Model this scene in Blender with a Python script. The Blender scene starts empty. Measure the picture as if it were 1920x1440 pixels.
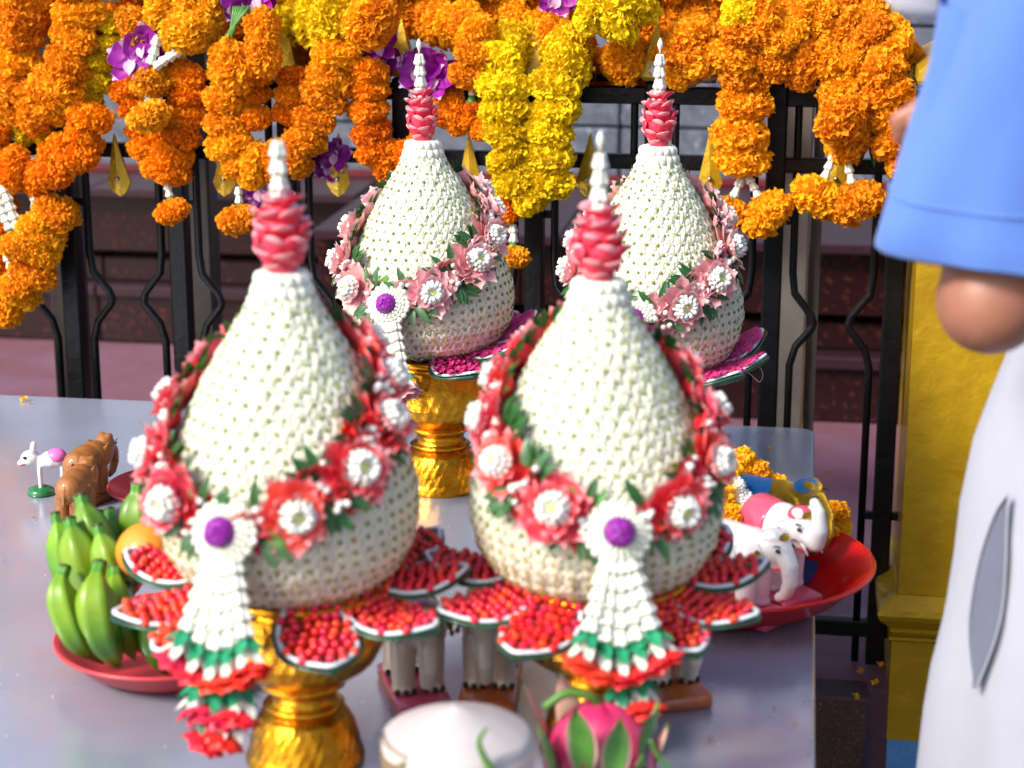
import bpy, math, random
import numpy as np
from mathutils import Matrix, Vector, Euler
random.seed(7); np.random.seed(7)
S = bpy.context.scene
COL = S.collection
R = math.radians; PI = math.pi
# ------------------------------------------------------------------ camera
CAMZ = 1.42; TZ = 0.62
cd = bpy.data.cameras.new('camera'); cam = bpy.data.objects.new('camera', cd); COL.objects.link(cam)
cam.location = (0, 0, CAMZ); cam.rotation_euler = (R(75), 0, 0)
cd.sensor_width = 36; cd.lens = 67.5; cd.clip_start = 0.05; cd.clip_end = 500
cd.dof.use_dof = True; cd.dof.focus_distance = 2.52; cd.dof.aperture_fstop = 4.8; cd.dof.aperture_blades = 9
S.camera = cam
# ------------------------------------------------------------------ light
SUN_EL, SUN_AZ = 38, -128     # azimuth: degrees from +Y (away from camera) towards +X
w = bpy.data.worlds.new('World'); S.world = w; w.use_nodes = True
nt = w.node_tree; nt.nodes.clear()
sky = nt.nodes.new('ShaderNodeTexSky'); sky.sky_type = 'NISHITA'; sky.sun_disc = False
sky.sun_elevation = R(SUN_EL); sky.sun_rotation = R(SUN_AZ); sky.air_density = 1.0; sky.dust_density = 2.5; sky.ozone_density = 1.0
bg = nt.nodes.new('ShaderNodeBackground'); bg.inputs[1].default_value = 0.15
wo = nt.nodes.new('ShaderNodeOutputWorld')
nt.links.new(sky.outputs[0], bg.inputs[0]); nt.links.new(bg.outputs[0], wo.inputs[0])
sd = bpy.data.lights.new('sun', 'SUN'); sun = bpy.data.objects.new('sun', sd); COL.objects.link(sun)
sd.energy = 3.0; sd.angle = R(14); sd.color = (1.0, 0.95, 0.87)
dv = Vector((math.sin(R(SUN_AZ)) * math.cos(R(SUN_EL)), math.cos(R(SUN_AZ)) * math.cos(R(SUN_EL)), math.sin(R(SUN_EL))))
sun.rotation_euler = dv.to_track_quat('Z', 'Y').to_euler()
S.view_settings.view_transform = 'Standard'; S.view_settings.look = 'None'
S.view_settings.exposure = 0.70; S.view_settings.gamma = 1
S.cycles.max_bounces = 6; S.cycles.diffuse_bounces = 3; S.cycles.glossy_bounces = 3
S.cycles.transmission_bounces = 4; S.cycles.transparent_max_bounces = 8
S.cycles.sample_clamp_indirect = 6; S.cycles.caustics_reflective = False; S.cycles.caustics_refractive = False
# ------------------------------------------------------------------ places
def ray(px, py):
    v = 720 - py
    return (px - 960, 3477.33 + .258819 * v, -931.75 + .965926 * v)
def at(px, py, Y):
    r = ray(px, py); t = Y / r[1]; return Vector((r[0] * t, Y, CAMZ + r[2] * t))
SK = .1555; FROT = -math.atan(SK); FC = 2.92      # fence line: y = FC - SK*x
def atf(px, py, c=FC):
    r = ray(px, py); t = c / (r[1] + SK * r[0]); return Vector((r[0] * t, r[1] * t, CAMZ + r[2] * t))
def onz(px, py, z=TZ):
    r = ray(px, py); t = (z - CAMZ) / r[2]; return Vector((r[0] * t, r[1] * t, z))
# ------------------------------------------------------------------ materials
def mat(name, c1, c2=None, scale=12, rough=.5, metal=0, bump=0, bscale=60, objvar=0, trans=0, coat=0, detail=4, wear=None, rvar=0, huevar=0.012, sheen=0, sss=0, aniso=0, spec=None):
    m = bpy.data.materials.new(name); m.use_nodes = True
    n = m.node_tree.nodes; l = m.node_tree.links; b = n['Principled BSDF']
    b.inputs['Roughness'].default_value = rough; b.inputs['Metallic'].default_value = metal
    b.inputs['Coat Weight'].default_value = coat; b.inputs['Coat Roughness'].default_value = .08
    b.inputs['Sheen Weight'].default_value = sheen
    if spec is not None: b.inputs['Specular IOR Level'].default_value = spec
    if sss:
        b.inputs['Subsurface Weight'].default_value = sss; b.inputs['Subsurface Radius'].default_value = (1, .5, .3); b.inputs['Subsurface Scale'].default_value = .006
    tc = n.new('ShaderNodeTexCoord'); col = None
    def noise(sc, det=detail, rgh=.6):
        t = n.new('ShaderNodeTexNoise'); t.inputs['Scale'].default_value = sc; t.inputs['Detail'].default_value = det; t.inputs['Roughness'].default_value = rgh
        l.new(tc.outputs['Object'], t.inputs['Vector']); return t
    def ramp(src, a, bb):
        r = n.new('ShaderNodeMapRange'); r.inputs[1].default_value = a; r.inputs[2].default_value = bb; l.new(src, r.inputs[0]); return r.outputs[0]
    def mix(f, a, bcol):
        x = n.new('ShaderNodeMix'); x.data_type = 'RGBA'
        if isinstance(f, float): x.inputs[0].default_value = f
        else: l.new(f, x.inputs[0])
        for i, v in ((6, a), (7, bcol)):
            if isinstance(v, tuple): x.inputs[i].default_value = (*v, 1)
            else: l.new(v, x.inputs[i])
        return x.outputs[2]
    if c2 is None:
        c2 = tuple(v * .8 for v in c1)
    t = noise(scale); col = mix(ramp(t.outputs[0], .32, .68), c1, c2)
    if wear:      # (colour, scale, threshold)
        t2 = noise(wear[1], 6, .65); col = mix(ramp(t2.outputs[0], wear[2], wear[2] + .04), col, wear[0])
    if objvar:
        oi = n.new('ShaderNodeObjectInfo'); h = n.new('ShaderNodeHueSaturation')
        mr = n.new('ShaderNodeMapRange'); mr.inputs[3].default_value = 1 - objvar; mr.inputs[4].default_value = 1 + objvar * .6
        l.new(oi.outputs['Random'], mr.inputs[0]); l.new(mr.outputs[0], h.inputs['Value'])
        mr2 = n.new('ShaderNodeMapRange'); mr2.inputs[3].default_value = .5 - huevar; mr2.inputs[4].default_value = .5 + huevar
        l.new(oi.outputs['Random'], mr2.inputs[0]); l.new(mr2.outputs[0], h.inputs['Hue'])
        l.new(col, h.inputs['Color']); col = h.outputs[0]
    l.new(col, b.inputs['Base Color'])
    if rvar:
        t3 = noise(scale * 2.3); mr = n.new('ShaderNodeMapRange'); mr.inputs[3].default_value = max(.02, rough - rvar); mr.inputs[4].default_value = rough + rvar
        l.new(t3.outputs[0], mr.inputs[0]); l.new(mr.outputs[0], b.inputs['Roughness'])
    if bump:
        t4 = noise(bscale, 5); bp = n.new('ShaderNodeBump'); bp.inputs['Strength'].default_value = bump; bp.inputs['Distance'].default_value = .004
        l.new(t4.outputs[0], bp.inputs['Height']); l.new(bp.outputs[0], b.inputs['Normal'])
    if trans:
        o = n['Material Output']; ms = n.new('ShaderNodeMixShader'); ms.inputs[0].default_value = trans
        tl = n.new('ShaderNodeBsdfTranslucent'); l.new(col, tl.inputs[0])
        l.new(b.outputs[0], ms.inputs[1]); l.new(tl.outputs[0], ms.inputs[2]); l.new(ms.outputs[0], o.inputs[0])
    return m
M = {}
M['orange'] = mat('marigold orange', (1.0, .52, .024), (.98, .40, .012), 9, .8, objvar=.12, trans=.4, spec=.1)
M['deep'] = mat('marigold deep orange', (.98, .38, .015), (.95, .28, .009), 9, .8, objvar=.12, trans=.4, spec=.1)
M['yellow'] = mat('marigold yellow', (.95, .74, .012), (.90, .64, .008), 9, .8, objvar=.1, trans=.3, spec=.2, huevar=.006)
M['golden'] = mat('marigold golden', (1.0, .56, .018), (.98, .47, .014), 9, .8, objvar=.1, trans=.3, spec=.2)
M['jas'] = mat('jasmine petal', (.91, .93, .81), (.89, .91, .73), 60, .5, objvar=.05, trans=.35)
M['jasin'] = mat('jasmine bed', (.88, .90, .74), (.90, .90, .78), 90, .6)
M['jascream'] = mat('cream jasmine petal', (.93, .90, .74), (.92, .85, .70), 60, .5, objvar=.06, trans=.3)
M['crown'] = mat('crown flower', (.90, .91, .84), (.84, .87, .72), 50, .35, objvar=.04, trans=.15, coat=.15)
M['calyxgold'] = mat('golden calyx', (.40, .31, .07), (.30, .24, .05), 200, .4)
M['calyx'] = mat('calyx', (.27, .30, .07), (.20, .24, .06), 200, .45)
M['leaf'] = mat('leaf', (.018, .09, .022), (.04, .15, .03), 30, .35, objvar=.3, trans=.12, coat=.1)
M['leaflight'] = mat('young leaf', (.06, .22, .03), (.12, .30, .05), 30, .4, objvar=.2, trans=.15)
M['banleaf'] = mat('banana leaf', (.012, .075, .04), (.02, .11, .05), 40, .3, coat=.2)
M['red'] = mat('red petal', (.84, .014, .025), (.88, .03, .05), 40, .45, objvar=.15, trans=.2)
M['coral'] = mat('coral petal', (.90, .06, .08), (.92, .13, .15), 60, .5, objvar=.15, trans=.25)
M['pinktip'] = mat('pink petal edge', (.93, .25, .28), (.94, .42, .45), 60, .5, trans=.25)
M['pale'] = mat('pale pink petal', (.90, .36, .38), (.92, .52, .54), 50, .5, objvar=.1, trans=.25)
M['palein'] = mat('pale pink inner petal', (.92, .50, .52), (.92, .62, .63), 50, .5, trans=.25)
M['chrys'] = mat('white chrysanthemum', (.90, .91, .90), (.88, .88, .80), 80, .5, trans=.2)
M['chryc'] = mat('chrysanthemum heart', (.75, .78, .25), (.66, .72, .2), 200, .6)
M['purple'] = mat('globe amaranth', (.28, .006, .30), (.18, .003, .24), 200, .5, bump=.3, bscale=300)
M['bead'] = mat('red bead', (.88, .010, .014), (.80, .006, .012), 80, .22, objvar=.12, coat=.4, trans=.08)
M['magenta'] = mat('magenta petal', (.92, .07, .38), (.94, .20, .50), 80, .35, objvar=.12, trans=.15)
M['rope'] = mat('white bud rope', (.78, .82, .86), (.70, .75, .80), 120, .5)
M['gold'] = mat('embossed gold', (.78, .36, .022), (.60, .22, .010), 60, .17, metal=1, bump=.35, bscale=160, rvar=.08)
M['goldpaint'] = mat('gold paint', (.56, .34, .010), (.44, .25, .006), 14, .36, metal=.25, bump=.9, bscale=26, wear=((.02, .018, .012), 22, .70), coat=.25)
M['goldfin'] = mat('gold painted steel', (.60, .38, .016), (.48, .28, .010), 40, .33, metal=.4, bump=.4, bscale=90, wear=((.05, .04, .02), 90, .70))
M['black'] = mat('black gloss paint', (.002, .002, .003), (.005, .005, .006), 30, .36, bump=.35, bscale=90, spec=.25)
M['screw'] = mat('screw steel', (.4, .42, .45), None, 50, .3, metal=1)
M['granite'] = mat('dark red granite', (.020, .0045, .004), (.009, .004, .004), 55, .22, wear=((.075, .016, .012), 70, .58), detail=8)  # stone colour darkened to hold the shade of a roof that isn't built
M['granitetop'] = mat('granite ledge', (.035, .013, .020), (.022, .009, .014), 60, .3, wear=((.07, .03, .045), 150, .62))  # ledge colour also toned down for the roof's shade on the plinth
M['curb'] = mat('dirty granite kerb', (.070, .030, .030), (.035, .016, .016), 12, .45, wear=((.22, .15, .16), 200, .60), bump=.4, bscale=120)
M['floor'] = mat('pink terrazzo', (.19, .075, .095), (.21, .11, .16), 6, .5, wear=((.20, .055, .06), 16, .62), detail=8, bump=.2, bscale=150, rvar=.15)
M['marble'] = mat('grey marble', (.15, .165, .21), (.06, .07, .10), 16, .4, wear=((.24, .25, .29), 40, .58), detail=9)
M['steel'] = mat('satin steel', (.42, .38, .33), (.36, .33, .30), 30, .33, metal=.75, bump=.1)
M['darksteel'] = mat('dull steel tube', (.12, .10, .09), (.09, .08, .075), 30, .4, metal=.6, bump=.1)
M['cream'] = mat('cream painted beam', (.42, .35, .24), (.34, .28, .19), 14, .4, metal=.2, bump=.2, wear=((.10, .06, .03), 30, .66))
M['ground'] = mat('pavement', (.10, .085, .085), (.06, .052, .05), 5, .8, detail=8, bump=.4, bscale=80)
M['plred'] = mat('red plastic', (.78, .006, .008), (.72, .005, .007), 8, .28, coat=.25, trans=.1)
M['plpink'] = mat('faded red plastic', (.62, .045, .06), (.55, .035, .045), 8, .38, coat=.15, trans=.06)
M['banana'] = mat('green banana peel', (.03, .17, .005), (.24, .40, .022), 9, .38, objvar=.12, coat=.12, wear=((.03, .02, .008), 34, .73), bump=.1, bscale=40, sss=.0)
M['banstem'] = mat('banana stem', (.05, .20, .012), (.07, .26, .02), 30, .45)
M['bantip'] = mat('dry banana end', (.045, .028, .02), (.09, .06, .04), 60, .7)
M['fruit'] = mat('orange peel', (.85, .30, .015), (.80, .24, .01), 20, .33, bump=.35, bscale=420, coat=.3)
M['wood'] = mat('varnished carved wood', (.40, .15, .020), (.26, .085, .012), 40, .33, coat=.35, wear=((.5, .40, .3), 150, .73), bump=.3, bscale=130)
M['ceram'] = mat('white glazed ceramic', (.82, .80, .80), (.76, .72, .73), 30, .22, coat=.5)
M['cerpink'] = mat('pink glaze', (.75, .10, .18), (.65, .06, .12), 60, .2, coat=.5, wear=((.9, .6, .5), 200, .68))
M['glit'] = mat('gold glitter', (.80, .52, .04), (.35, .2, .02), 700, .25, metal=.9, bump=1, bscale=900)
M['bluegl'] = mat('blue glitter', (.01, .10, .50), (.02, .3, .75), 700, .25, metal=.5, bump=1, bscale=900)
M['ink'] = mat('black paint detail', (.01, .01, .015), None, 50, .4)
M['lip'] = mat('red lip paint', (.70, .02, .05), None, 50, .35)
M['greenpt'] = mat('green glossy paint', (.008, .17, .035), None, 50, .15, coat=.8)
M['pinkcl'] = mat('pink paint', (.85, .18, .55), None, 50, .4)
M['beige'] = mat('beige glaze', (.74, .60, .48), (.66, .52, .40), 40, .3, coat=.4)
M['obase'] = mat('orange glazed base', (.62, .15, .03), (.45, .08, .02), 40, .25, coat=.5, wear=((.8, .5, .1), 120, .66))
M['coco'] = mat('trimmed coconut flesh', (.50, .46, .46), (.43, .38, .36), 10, .55, bump=.25, bscale=70, sss=.15)
M['cocoside'] = mat('coconut side', (.74, .60, .54), (.66, .48, .42), 10, .55, bump=.3, bscale=60, wear=((.30, .20, .10), 14, .70))
M['husk'] = mat('coconut husk remnant', (.12, .13, .05), (.2, .14, .07), 30, .7)
M['dragon'] = mat('dragonfruit skin', (.50, .018, .11), (.58, .06, .17), 24, .4, coat=.15, bump=.15)
M['dscale'] = mat('dragonfruit scale', (.20, .42, .08), (.10, .32, .05), 40, .4, trans=.1)
M['dedge'] = mat('dragonfruit scale edge', (.72, .35, .38), (.6, .45, .3), 40, .4)
M['orchid'] = mat('orchid petal', (.24, .004, .25), (.36, .012, .36), 30, .4, objvar=.15, trans=.22)
M['orchidw'] = mat('orchid throat', (.85, .68, .82), (.72, .35, .66), 50, .4, trans=.2)
M['plastic'] = mat('frosted plastic', (.70, .70, .76), (.6, .6, .68), 40, .25, coat=.3, trans=.3)
M['thread'] = mat('nylon thread', (.7, .6, .55), None, 50, .4)
M['incense'] = mat('red incense stick', (.75, .01, .05), None, 50, .5)
M['skin'] = mat('skin', (.33, .14, .09), (.27, .11, .07), 18, .45, bump=.08, bscale=200, sss=.12)
M['hair'] = mat('dark hair', (.012, .009, .008), (.02, .014, .01), 60, .35)
M['shirt'] = mat('blue cotton', (.08, .18, .54), (.07, .16, .48), 10, .85, bump=.15, bscale=700, sheen=.25)
M['trou'] = mat('white cotton', (.37, .38, .46), (.33, .34, .42), 10, .85, bump=.15, bscale=500, sheen=.2)
M['pocket'] = mat('shaded pocket lining', (.13, .14, .20), (.11, .12, .17), 10, .9)  # inner cloth, with the shade inside the pocket put into its colour
M['papr'] = mat('white paper', (.88, .88, .90), (.86, .86, .88), 10, .8, trans=.5)
M['shoe'] = mat('shoe', (.5, .5, .5), None, 10, .6)
M['eyew'] = mat('eye white', (.8, .8, .78), None, 10, .3)
M['bluept'] = mat('blue paint', (.07, .22, .55), (.1, .3, .6), 30, .6, wear=((.05, .04, .03), 40, .66), bump=.5)
M['candy'] = mat('wrapped sweets', (.65, .45, .42), (.75, .72, .78), 120, .3, wear=((.1, .1, .35), 160, .58), coat=.5)
def clearfilm():
    m = bpy.data.materials.new('clear film'); m.use_nodes = True
    n = m.node_tree.nodes; l = m.node_tree.links; b = n['Principled BSDF']
    b.inputs['Base Color'].default_value = (.9, .92, .95, 1); b.inputs['Roughness'].default_value = .12
    tr = n.new('ShaderNodeBsdfTransparent'); gl = n.new('ShaderNodeBsdfGlossy'); gl.inputs['Roughness'].default_value = .12
    fr = n.new('ShaderNodeLayerWeight'); fr.inputs[0].default_value = .35
    mr = n.new('ShaderNodeMapRange'); mr.inputs[3].default_value = .06; mr.inputs[4].default_value = .7; l.new(fr.outputs['Fresnel'], mr.inputs[0])
    ms = n.new('ShaderNodeMixShader'); l.new(mr.outputs[0], ms.inputs[0]); l.new(tr.outputs[0], ms.inputs[1]); l.new(gl.outputs[0], ms.inputs[2])
    l.new(ms.outputs[0], n['Material Output'].inputs[0]); return m
M['film'] = clearfilm()
def tablemat():
    m = mat('brushed stainless steel', (.50, .55, .68), (.43, .48, .61), 5, .27, metal=.55)  # blue of the reflected sky is tinted into the neutral steel colour
    n = m.node_tree.nodes; l = m.node_tree.links; b = n['Principled BSDF']
    tc = n.new('ShaderNodeTexCoord'); mp = n.new('ShaderNodeMapping'); mp.inputs['Scale'].default_value = (3, 260, 3); mp.inputs['Rotation'].default_value = (0, 0, R(35))
    l.new(tc.outputs['Object'], mp.inputs[0])
    t = n.new('ShaderNodeTexNoise'); t.inputs['Scale'].default_value = 2; t.inputs['Detail'].default_value = 6; l.new(mp.outputs[0], t.inputs[0])
    mp2 = n.new('ShaderNodeMapping'); mp2.inputs['Scale'].default_value = (180, 4, 3); mp2.inputs['Rotation'].default_value = (0, 0, R(12)); l.new(tc.outputs['Object'], mp2.inputs[0])
    t2 = n.new('ShaderNodeTexNoise'); t2.inputs['Scale'].default_value = 2; t2.inputs['Detail'].default_value = 6; l.new(mp2.outputs[0], t2.inputs[0])
    ad = n.new('ShaderNodeMath'); ad.operation = 'ADD'; l.new(t.outputs[0], ad.inputs[0]); l.new(t2.outputs[0], ad.inputs[1])
    bp = n.new('ShaderNodeBump'); bp.inputs['Strength'].default_value = .08; bp.inputs['Distance'].default_value = .002; l.new(ad.outputs[0], bp.inputs['Height'])
    st = n.new('ShaderNodeTexNoise'); st.inputs['Scale'].default_value = 22; st.inputs['Detail'].default_value = 8; l.new(tc.outputs['Object'], st.inputs[0])
    mr = n.new('ShaderNodeMapRange'); mr.inputs[1].default_value = .35; mr.inputs[2].default_value = .7; mr.inputs[3].default_value = .17; mr.inputs[4].default_value = .28
    l.new(st.outputs[0], mr.inputs[0]); l.new(mr.outputs[0], b.inputs['Roughness']); l.new(bp.outputs[0], b.inputs['Normal'])
    return m
M['table'] = tablemat()
# ------------------------------------------------------------------ mesh kit
def T(x=0, y=0, z=0): return Matrix.Translation((x, y, z))
def basis(o, zdir, ydir=(0, 0, 1), s=1.0):
    z = Vector(zdir).normalized(); y = Vector(ydir); x = y.cross(z)
    if x.length < 1e-5: x = Vector((1, 0, 0)).cross(z)
    if x.length < 1e-5: x = Vector((0, 1, 0)).cross(z)
    x.normalize(); y = z.cross(x)
    m = Matrix(((x.x, y.x, z.x), (x.y, y.y, z.y), (x.z, y.z, z.z))).to_4x4()
    if isinstance(s, (int, float)): s = (s, s, s)
    return T(*o) @ m @ Matrix.Diagonal((*s, 1))
class MB:
    def __init__(s): s.v = []; s.f = []; s.m = []; s.n = 0
    def add(s, geo, mi=0, mx=None):
        v, f = geo[0], geo[1]; v = np.asarray(v, float)
        if mx is not None:
            a = np.array(mx); v = v @ a[:3, :3].T + a[:3, 3]
        s.v.append(v); k = s.n
        s.f.extend([tuple(i + k for i in q) for q in f])
        s.m.extend(geo[2] if len(geo) > 2 else [mi] * len(f)); s.n += len(v); return s
    def mesh(s, name, mats, smooth=True):
        me = bpy.data.meshes.new(name); me.from_pydata(np.concatenate(s.v).tolist(), [], s.f)
        if not isinstance(mats, (list, tuple)): mats = [mats]
        for m in mats: me.materials.append(M[m] if isinstance(m, str) else m)
        me.polygons.foreach_set('material_index', s.m)
        me.polygons.foreach_set('use_smooth', [smooth] * len(s.f)); me.update(); return me
    def geo(s): return (np.concatenate(s.v), s.f, s.m)
def box(x0, x1, y0, y1, z0, z1, b=0):
    if b <= 0:
        v = [(x, y, z) for z in (z0, z1) for y in (y0, y1) for x in (x0, x1)]
        return v, [(0, 2, 3, 1), (4, 5, 7, 6), (0, 1, 5, 4), (2, 6, 7, 3), (0, 4, 6, 2), (1, 3, 7, 5)]
    def ring(i, z): return [(x0 + i + b, y0 + i, z), (x1 - i - b, y0 + i, z), (x1 - i, y0 + i + b, z), (x1 - i, y1 - i - b, z), (x1 - i - b, y1 - i, z), (x0 + i + b, y1 - i, z), (x0 + i, y1 - i - b, z), (x0 + i, y0 + i + b, z)]
    v = ring(b, z0) + ring(0, z0 + b) + ring(0, z1 - b) + ring(b, z1)
    f = [tuple(range(7, -1, -1)), tuple(range(24, 32))]
    for k in range(3):
        for i in range(8): f.append((k * 8 + i, k * 8 + (i + 1) % 8, k * 8 + 8 + (i + 1) % 8, k * 8 + 8 + i))
    return v, f
def cbox(c, s, b=0): return box(c[0] - s[0] / 2, c[0] + s[0] / 2, c[1] - s[1] / 2, c[1] + s[1] / 2, c[2] - s[2] / 2, c[2] + s[2] / 2, b)
def loft(rings, closed=True, caps=True):
    n = len(rings[0]); v = [p for r in rings for p in r]; f = []
    for k in range(len(rings) - 1):
        for i in range(n if closed else n - 1):
            j = (i + 1) % n; f.append((k * n + i, k * n + j, (k + 1) * n + j, (k + 1) * n + i))
    if caps and closed: f.append(tuple(range(n - 1, -1, -1))); f.append(tuple(range((len(rings) - 1) * n, len(rings) * n)))
    return v, f
def lathe(prof, seg=24, rf=None, caps=True):
    return loft([[((r * (rf(2 * PI * i / seg, z, k) if rf else 1)) * math.cos(2 * PI * i / seg), (r * (rf(2 * PI * i / seg, z, k) if rf else 1)) * math.sin(2 * PI * i / seg), z) for i in range(seg)] for k, (r, z) in enumerate(prof)], True, caps)
def ell(c=(0, 0, 0), r=(1, 1, 1), seg=12, rings=8):
    if isinstance(r, (int, float)): r = (r, r, r)
    rr = []
    for k in range(rings + 1):
        a = -PI / 2 + PI * k / rings; a = max(-PI / 2 + .04, min(PI / 2 - .04, a))
        rr.append([(c[0] + r[0] * math.cos(a) * math.cos(2 * PI * i / seg), c[1] + r[1] * math.cos(a) * math.sin(2 * PI * i / seg), c[2] + r[2] * math.sin(a)) for i in range(seg)])
    return loft(rr)
def tube(pts, rad, seg=8, sq=None):
    pts = [Vector(p) for p in pts]; n = len(pts); rings = []; up = Vector((0, 0, 1)); prev = None
    for k, p in enumerate(pts):
        t = (pts[min(k + 1, n - 1)] - pts[max(k - 1, 0)]).normalized()
        if prev is None:
            x = t.cross(up)
            if x.length < 1e-3: x = t.cross(Vector((0, 1, 0)))
            x.normalize()
        else:
            x = prev - t * prev.dot(t); x.normalize()
        prev = x; y = t.cross(x); r = rad[k] if isinstance(rad, (list, tuple)) else rad
        rings.append([tuple(p + (x * math.cos(2 * PI * (i + .5) / seg) + y * math.sin(2 * PI * (i + .5) / seg)) * r) for i in range(seg)])
    return loft(rings)
def spline(pts, n=6):
    P = [Vector(p) for p in pts]; out = []
    P = [P[0] * 2 - P[1]] + P + [P[-1] * 2 - P[-2]]
    for i in range(1, len(P) - 2):
        for k in range(n):
            t = k / n; a, b, c, d = P[i - 1:i + 3]
            out.append(.5 * ((2 * b) + (c - a) * t + (2 * a - 5 * b + 4 * c - d) * t * t + (3 * b - a - 3 * c + d) * t ** 3))
    out.append(P[-2]); return out
def capsule(a, b, r0, r1, seg=14):
    a = Vector(a); b = Vector(b); L = (b - a).length; prof = []
    for k in range(6): t = -PI / 2 + PI / 2 * k / 5; prof.append((max(.0003, r0 * math.cos(t)), r0 * math.sin(t)))
    for k in range(6): t = PI / 2 * k / 5; prof.append((max(.0003, r1 * math.cos(t)), L + r1 * math.sin(t)))
    mb = MB(); mb.add(lathe(prof, seg), 0, basis(a, b - a, (0, 1, .01))); return mb.geo()
def petal(L, W, lift=.3, cup=.2, nl=4, tip=.15, curl=0, two=False):
    """petal lying along +Y, rising in +Z; ridge cup across"""
    v = []; f = []; mi = []
    for k in range(nl + 1):
        t = k / nl; w = W * .5 * (max(1e-4, math.sin(PI * min(1, t * .82 + .12))) ** .8) * (1 if t < .999 else tip + .35)
        y = L * t; z = L * (lift * t - curl * t * t)
        v += [(-w, y, z + cup * w), (0, y + (.08 * L if k == nl else 0), z - cup * w * .3), (w, y, z + cup * w)]
    for k in range(nl):
        a = 3 * k; f += [(a, a + 1, a + 4, a + 3), (a + 1, a + 2, a + 5, a + 4)]
        q = 1 if (two and k == nl - 1) else 0; mi += [q, q]
    return v, f, mi
def rpetal(L, W, nl=6):
    v = []; f = []; mi = []
    for k in range(nl + 1):
        t = k / nl; w = W * .5 * math.sqrt(max(.02, math.sin(PI * (.16 + .76 * t)))) * (1 if k < nl else .55); y = L * t; z = -.16 * L * math.sin(PI * t) - .20 * L * t * t * t
        for u in (-1, -.5, 0, .5, 1): v.append((w * u, y + (-.12 * L * abs(u) ** 2 if k == nl else 0), z + .34 * w * u * u))
    for k in range(nl):
        for j in range(4): a = 5 * k + j; f.append((a, a + 1, a + 6, a + 5)); mi.append(1 if k == nl - 1 else 0)
    return v, f, mi
def remesh(geos, voxel, smooth=6, name='tmp', mats='skin'):
    mb = MB()
    for g in geos: mb.add(g)
    me = mb.mesh(name, mats); o = bpy.data.objects.new(name + '_tmp', me); COL.objects.link(o)
    r = o.modifiers.new('r', 'REMESH'); r.mode = 'VOXEL'; r.voxel_size = voxel; r.use_smooth_shade = True
    s = o.modifiers.new('s', 'SMOOTH'); s.factor = .5; s.iterations = smooth
    dg = bpy.context.evaluated_depsgraph_get(); out = bpy.data.meshes.new_from_object(o.evaluated_get(dg)); out.name = name
    bpy.data.objects.remove(o); bpy.data.meshes.remove(me)
    if not out.materials: out.materials.append(M[mats])
    return out
# ------------------------------------------------------------------ object kit
def thing(name, label, cat, loc=(0, 0, 0), group=None, rotz=0, kind=None):
    o = bpy.data.objects.new(name, None); COL.objects.link(o); o.location = loc; o.rotation_euler = (0, 0, rotz)
    o.empty_display_size = .02; o['label'] = label; o['category'] = cat
    if group: o['group'] = group
    if kind: o['kind'] = kind
    return o
def solo(name, me, label, cat, loc=(0, 0, 0), group=None, kind=None, mx=None):
    o = bpy.data.objects.new(name, me); COL.objects.link(o)
    if mx is not None: o.matrix_world = mx
    else: o.location = loc
    if label: o['label'] = label; o['category'] = cat
    if group: o['group'] = group
    if kind: o['kind'] = kind
    return o
def part(name, me, parent, mx=None, label=None, kind=None):
    """mx is local to the parent"""
    o = bpy.data.objects.new(name, me); COL.objects.link(o); o.parent = parent
    if mx is not None: o.matrix_basis = mx
    if label: o['label'] = label
    if kind: o['kind'] = kind
    return o
def wpart(name, me, parent, mx=None, **k):
    """mx (or the mesh itself) in world coordinates; parent is an unrotated top-level thing"""
    o = part(name, me, parent, mx, **k); o.matrix_parent_inverse = parent_inv(parent); return o
def parent_inv(p):
    return (T(*p.location) @ p.rotation_euler.to_matrix().to_4x4()).inverted()
FR = Matrix.Rotation(FROT, 4, 'Z')
def fl(x, c, z=0):
    """point on a line parallel to the fence at offset c"""
    return Vector((x, c - SK * x, z))
M['darkred'] = mat('dark red strip', (.16, .008, .014), (.10, .006, .010), 20, .5)
# ------------------------------------------------------------------ setting
def struct(name, me): o = solo(name, me, None, None); o['kind'] = 'structure'; return o
mb = MB(); mb.add(box(-60, 60, -40, 80, -.02, 0)); struct('ground', mb.mesh('ground', 'ground', False))
FZ = .21
mb = MB(); mb.add(box(-3.2, 3.2, -.05, 2.9, .0, FZ - .004), 0, T(0, FC - .06, 0) @ FR); struct('platform_floor', mb.mesh('platform_floor', 'floor', False))
kerb = thing('kerb', 'dark speckled granite kerb at the foot of the black fence', 'kerb', tuple(fl(0, FC - .13)))
kerb.rotation_euler = (0, 0, FROT)
for i in range(-4, 1):
    mb = MB(); mb.add(box(i * .6 - .0493, i * .6 + .5493, -.03, .042, .001, FZ + random.uniform(-.001, .001), .004)); part('kerb_stone', mb.mesh('kerb_stone', 'curb', False), kerb)
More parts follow.
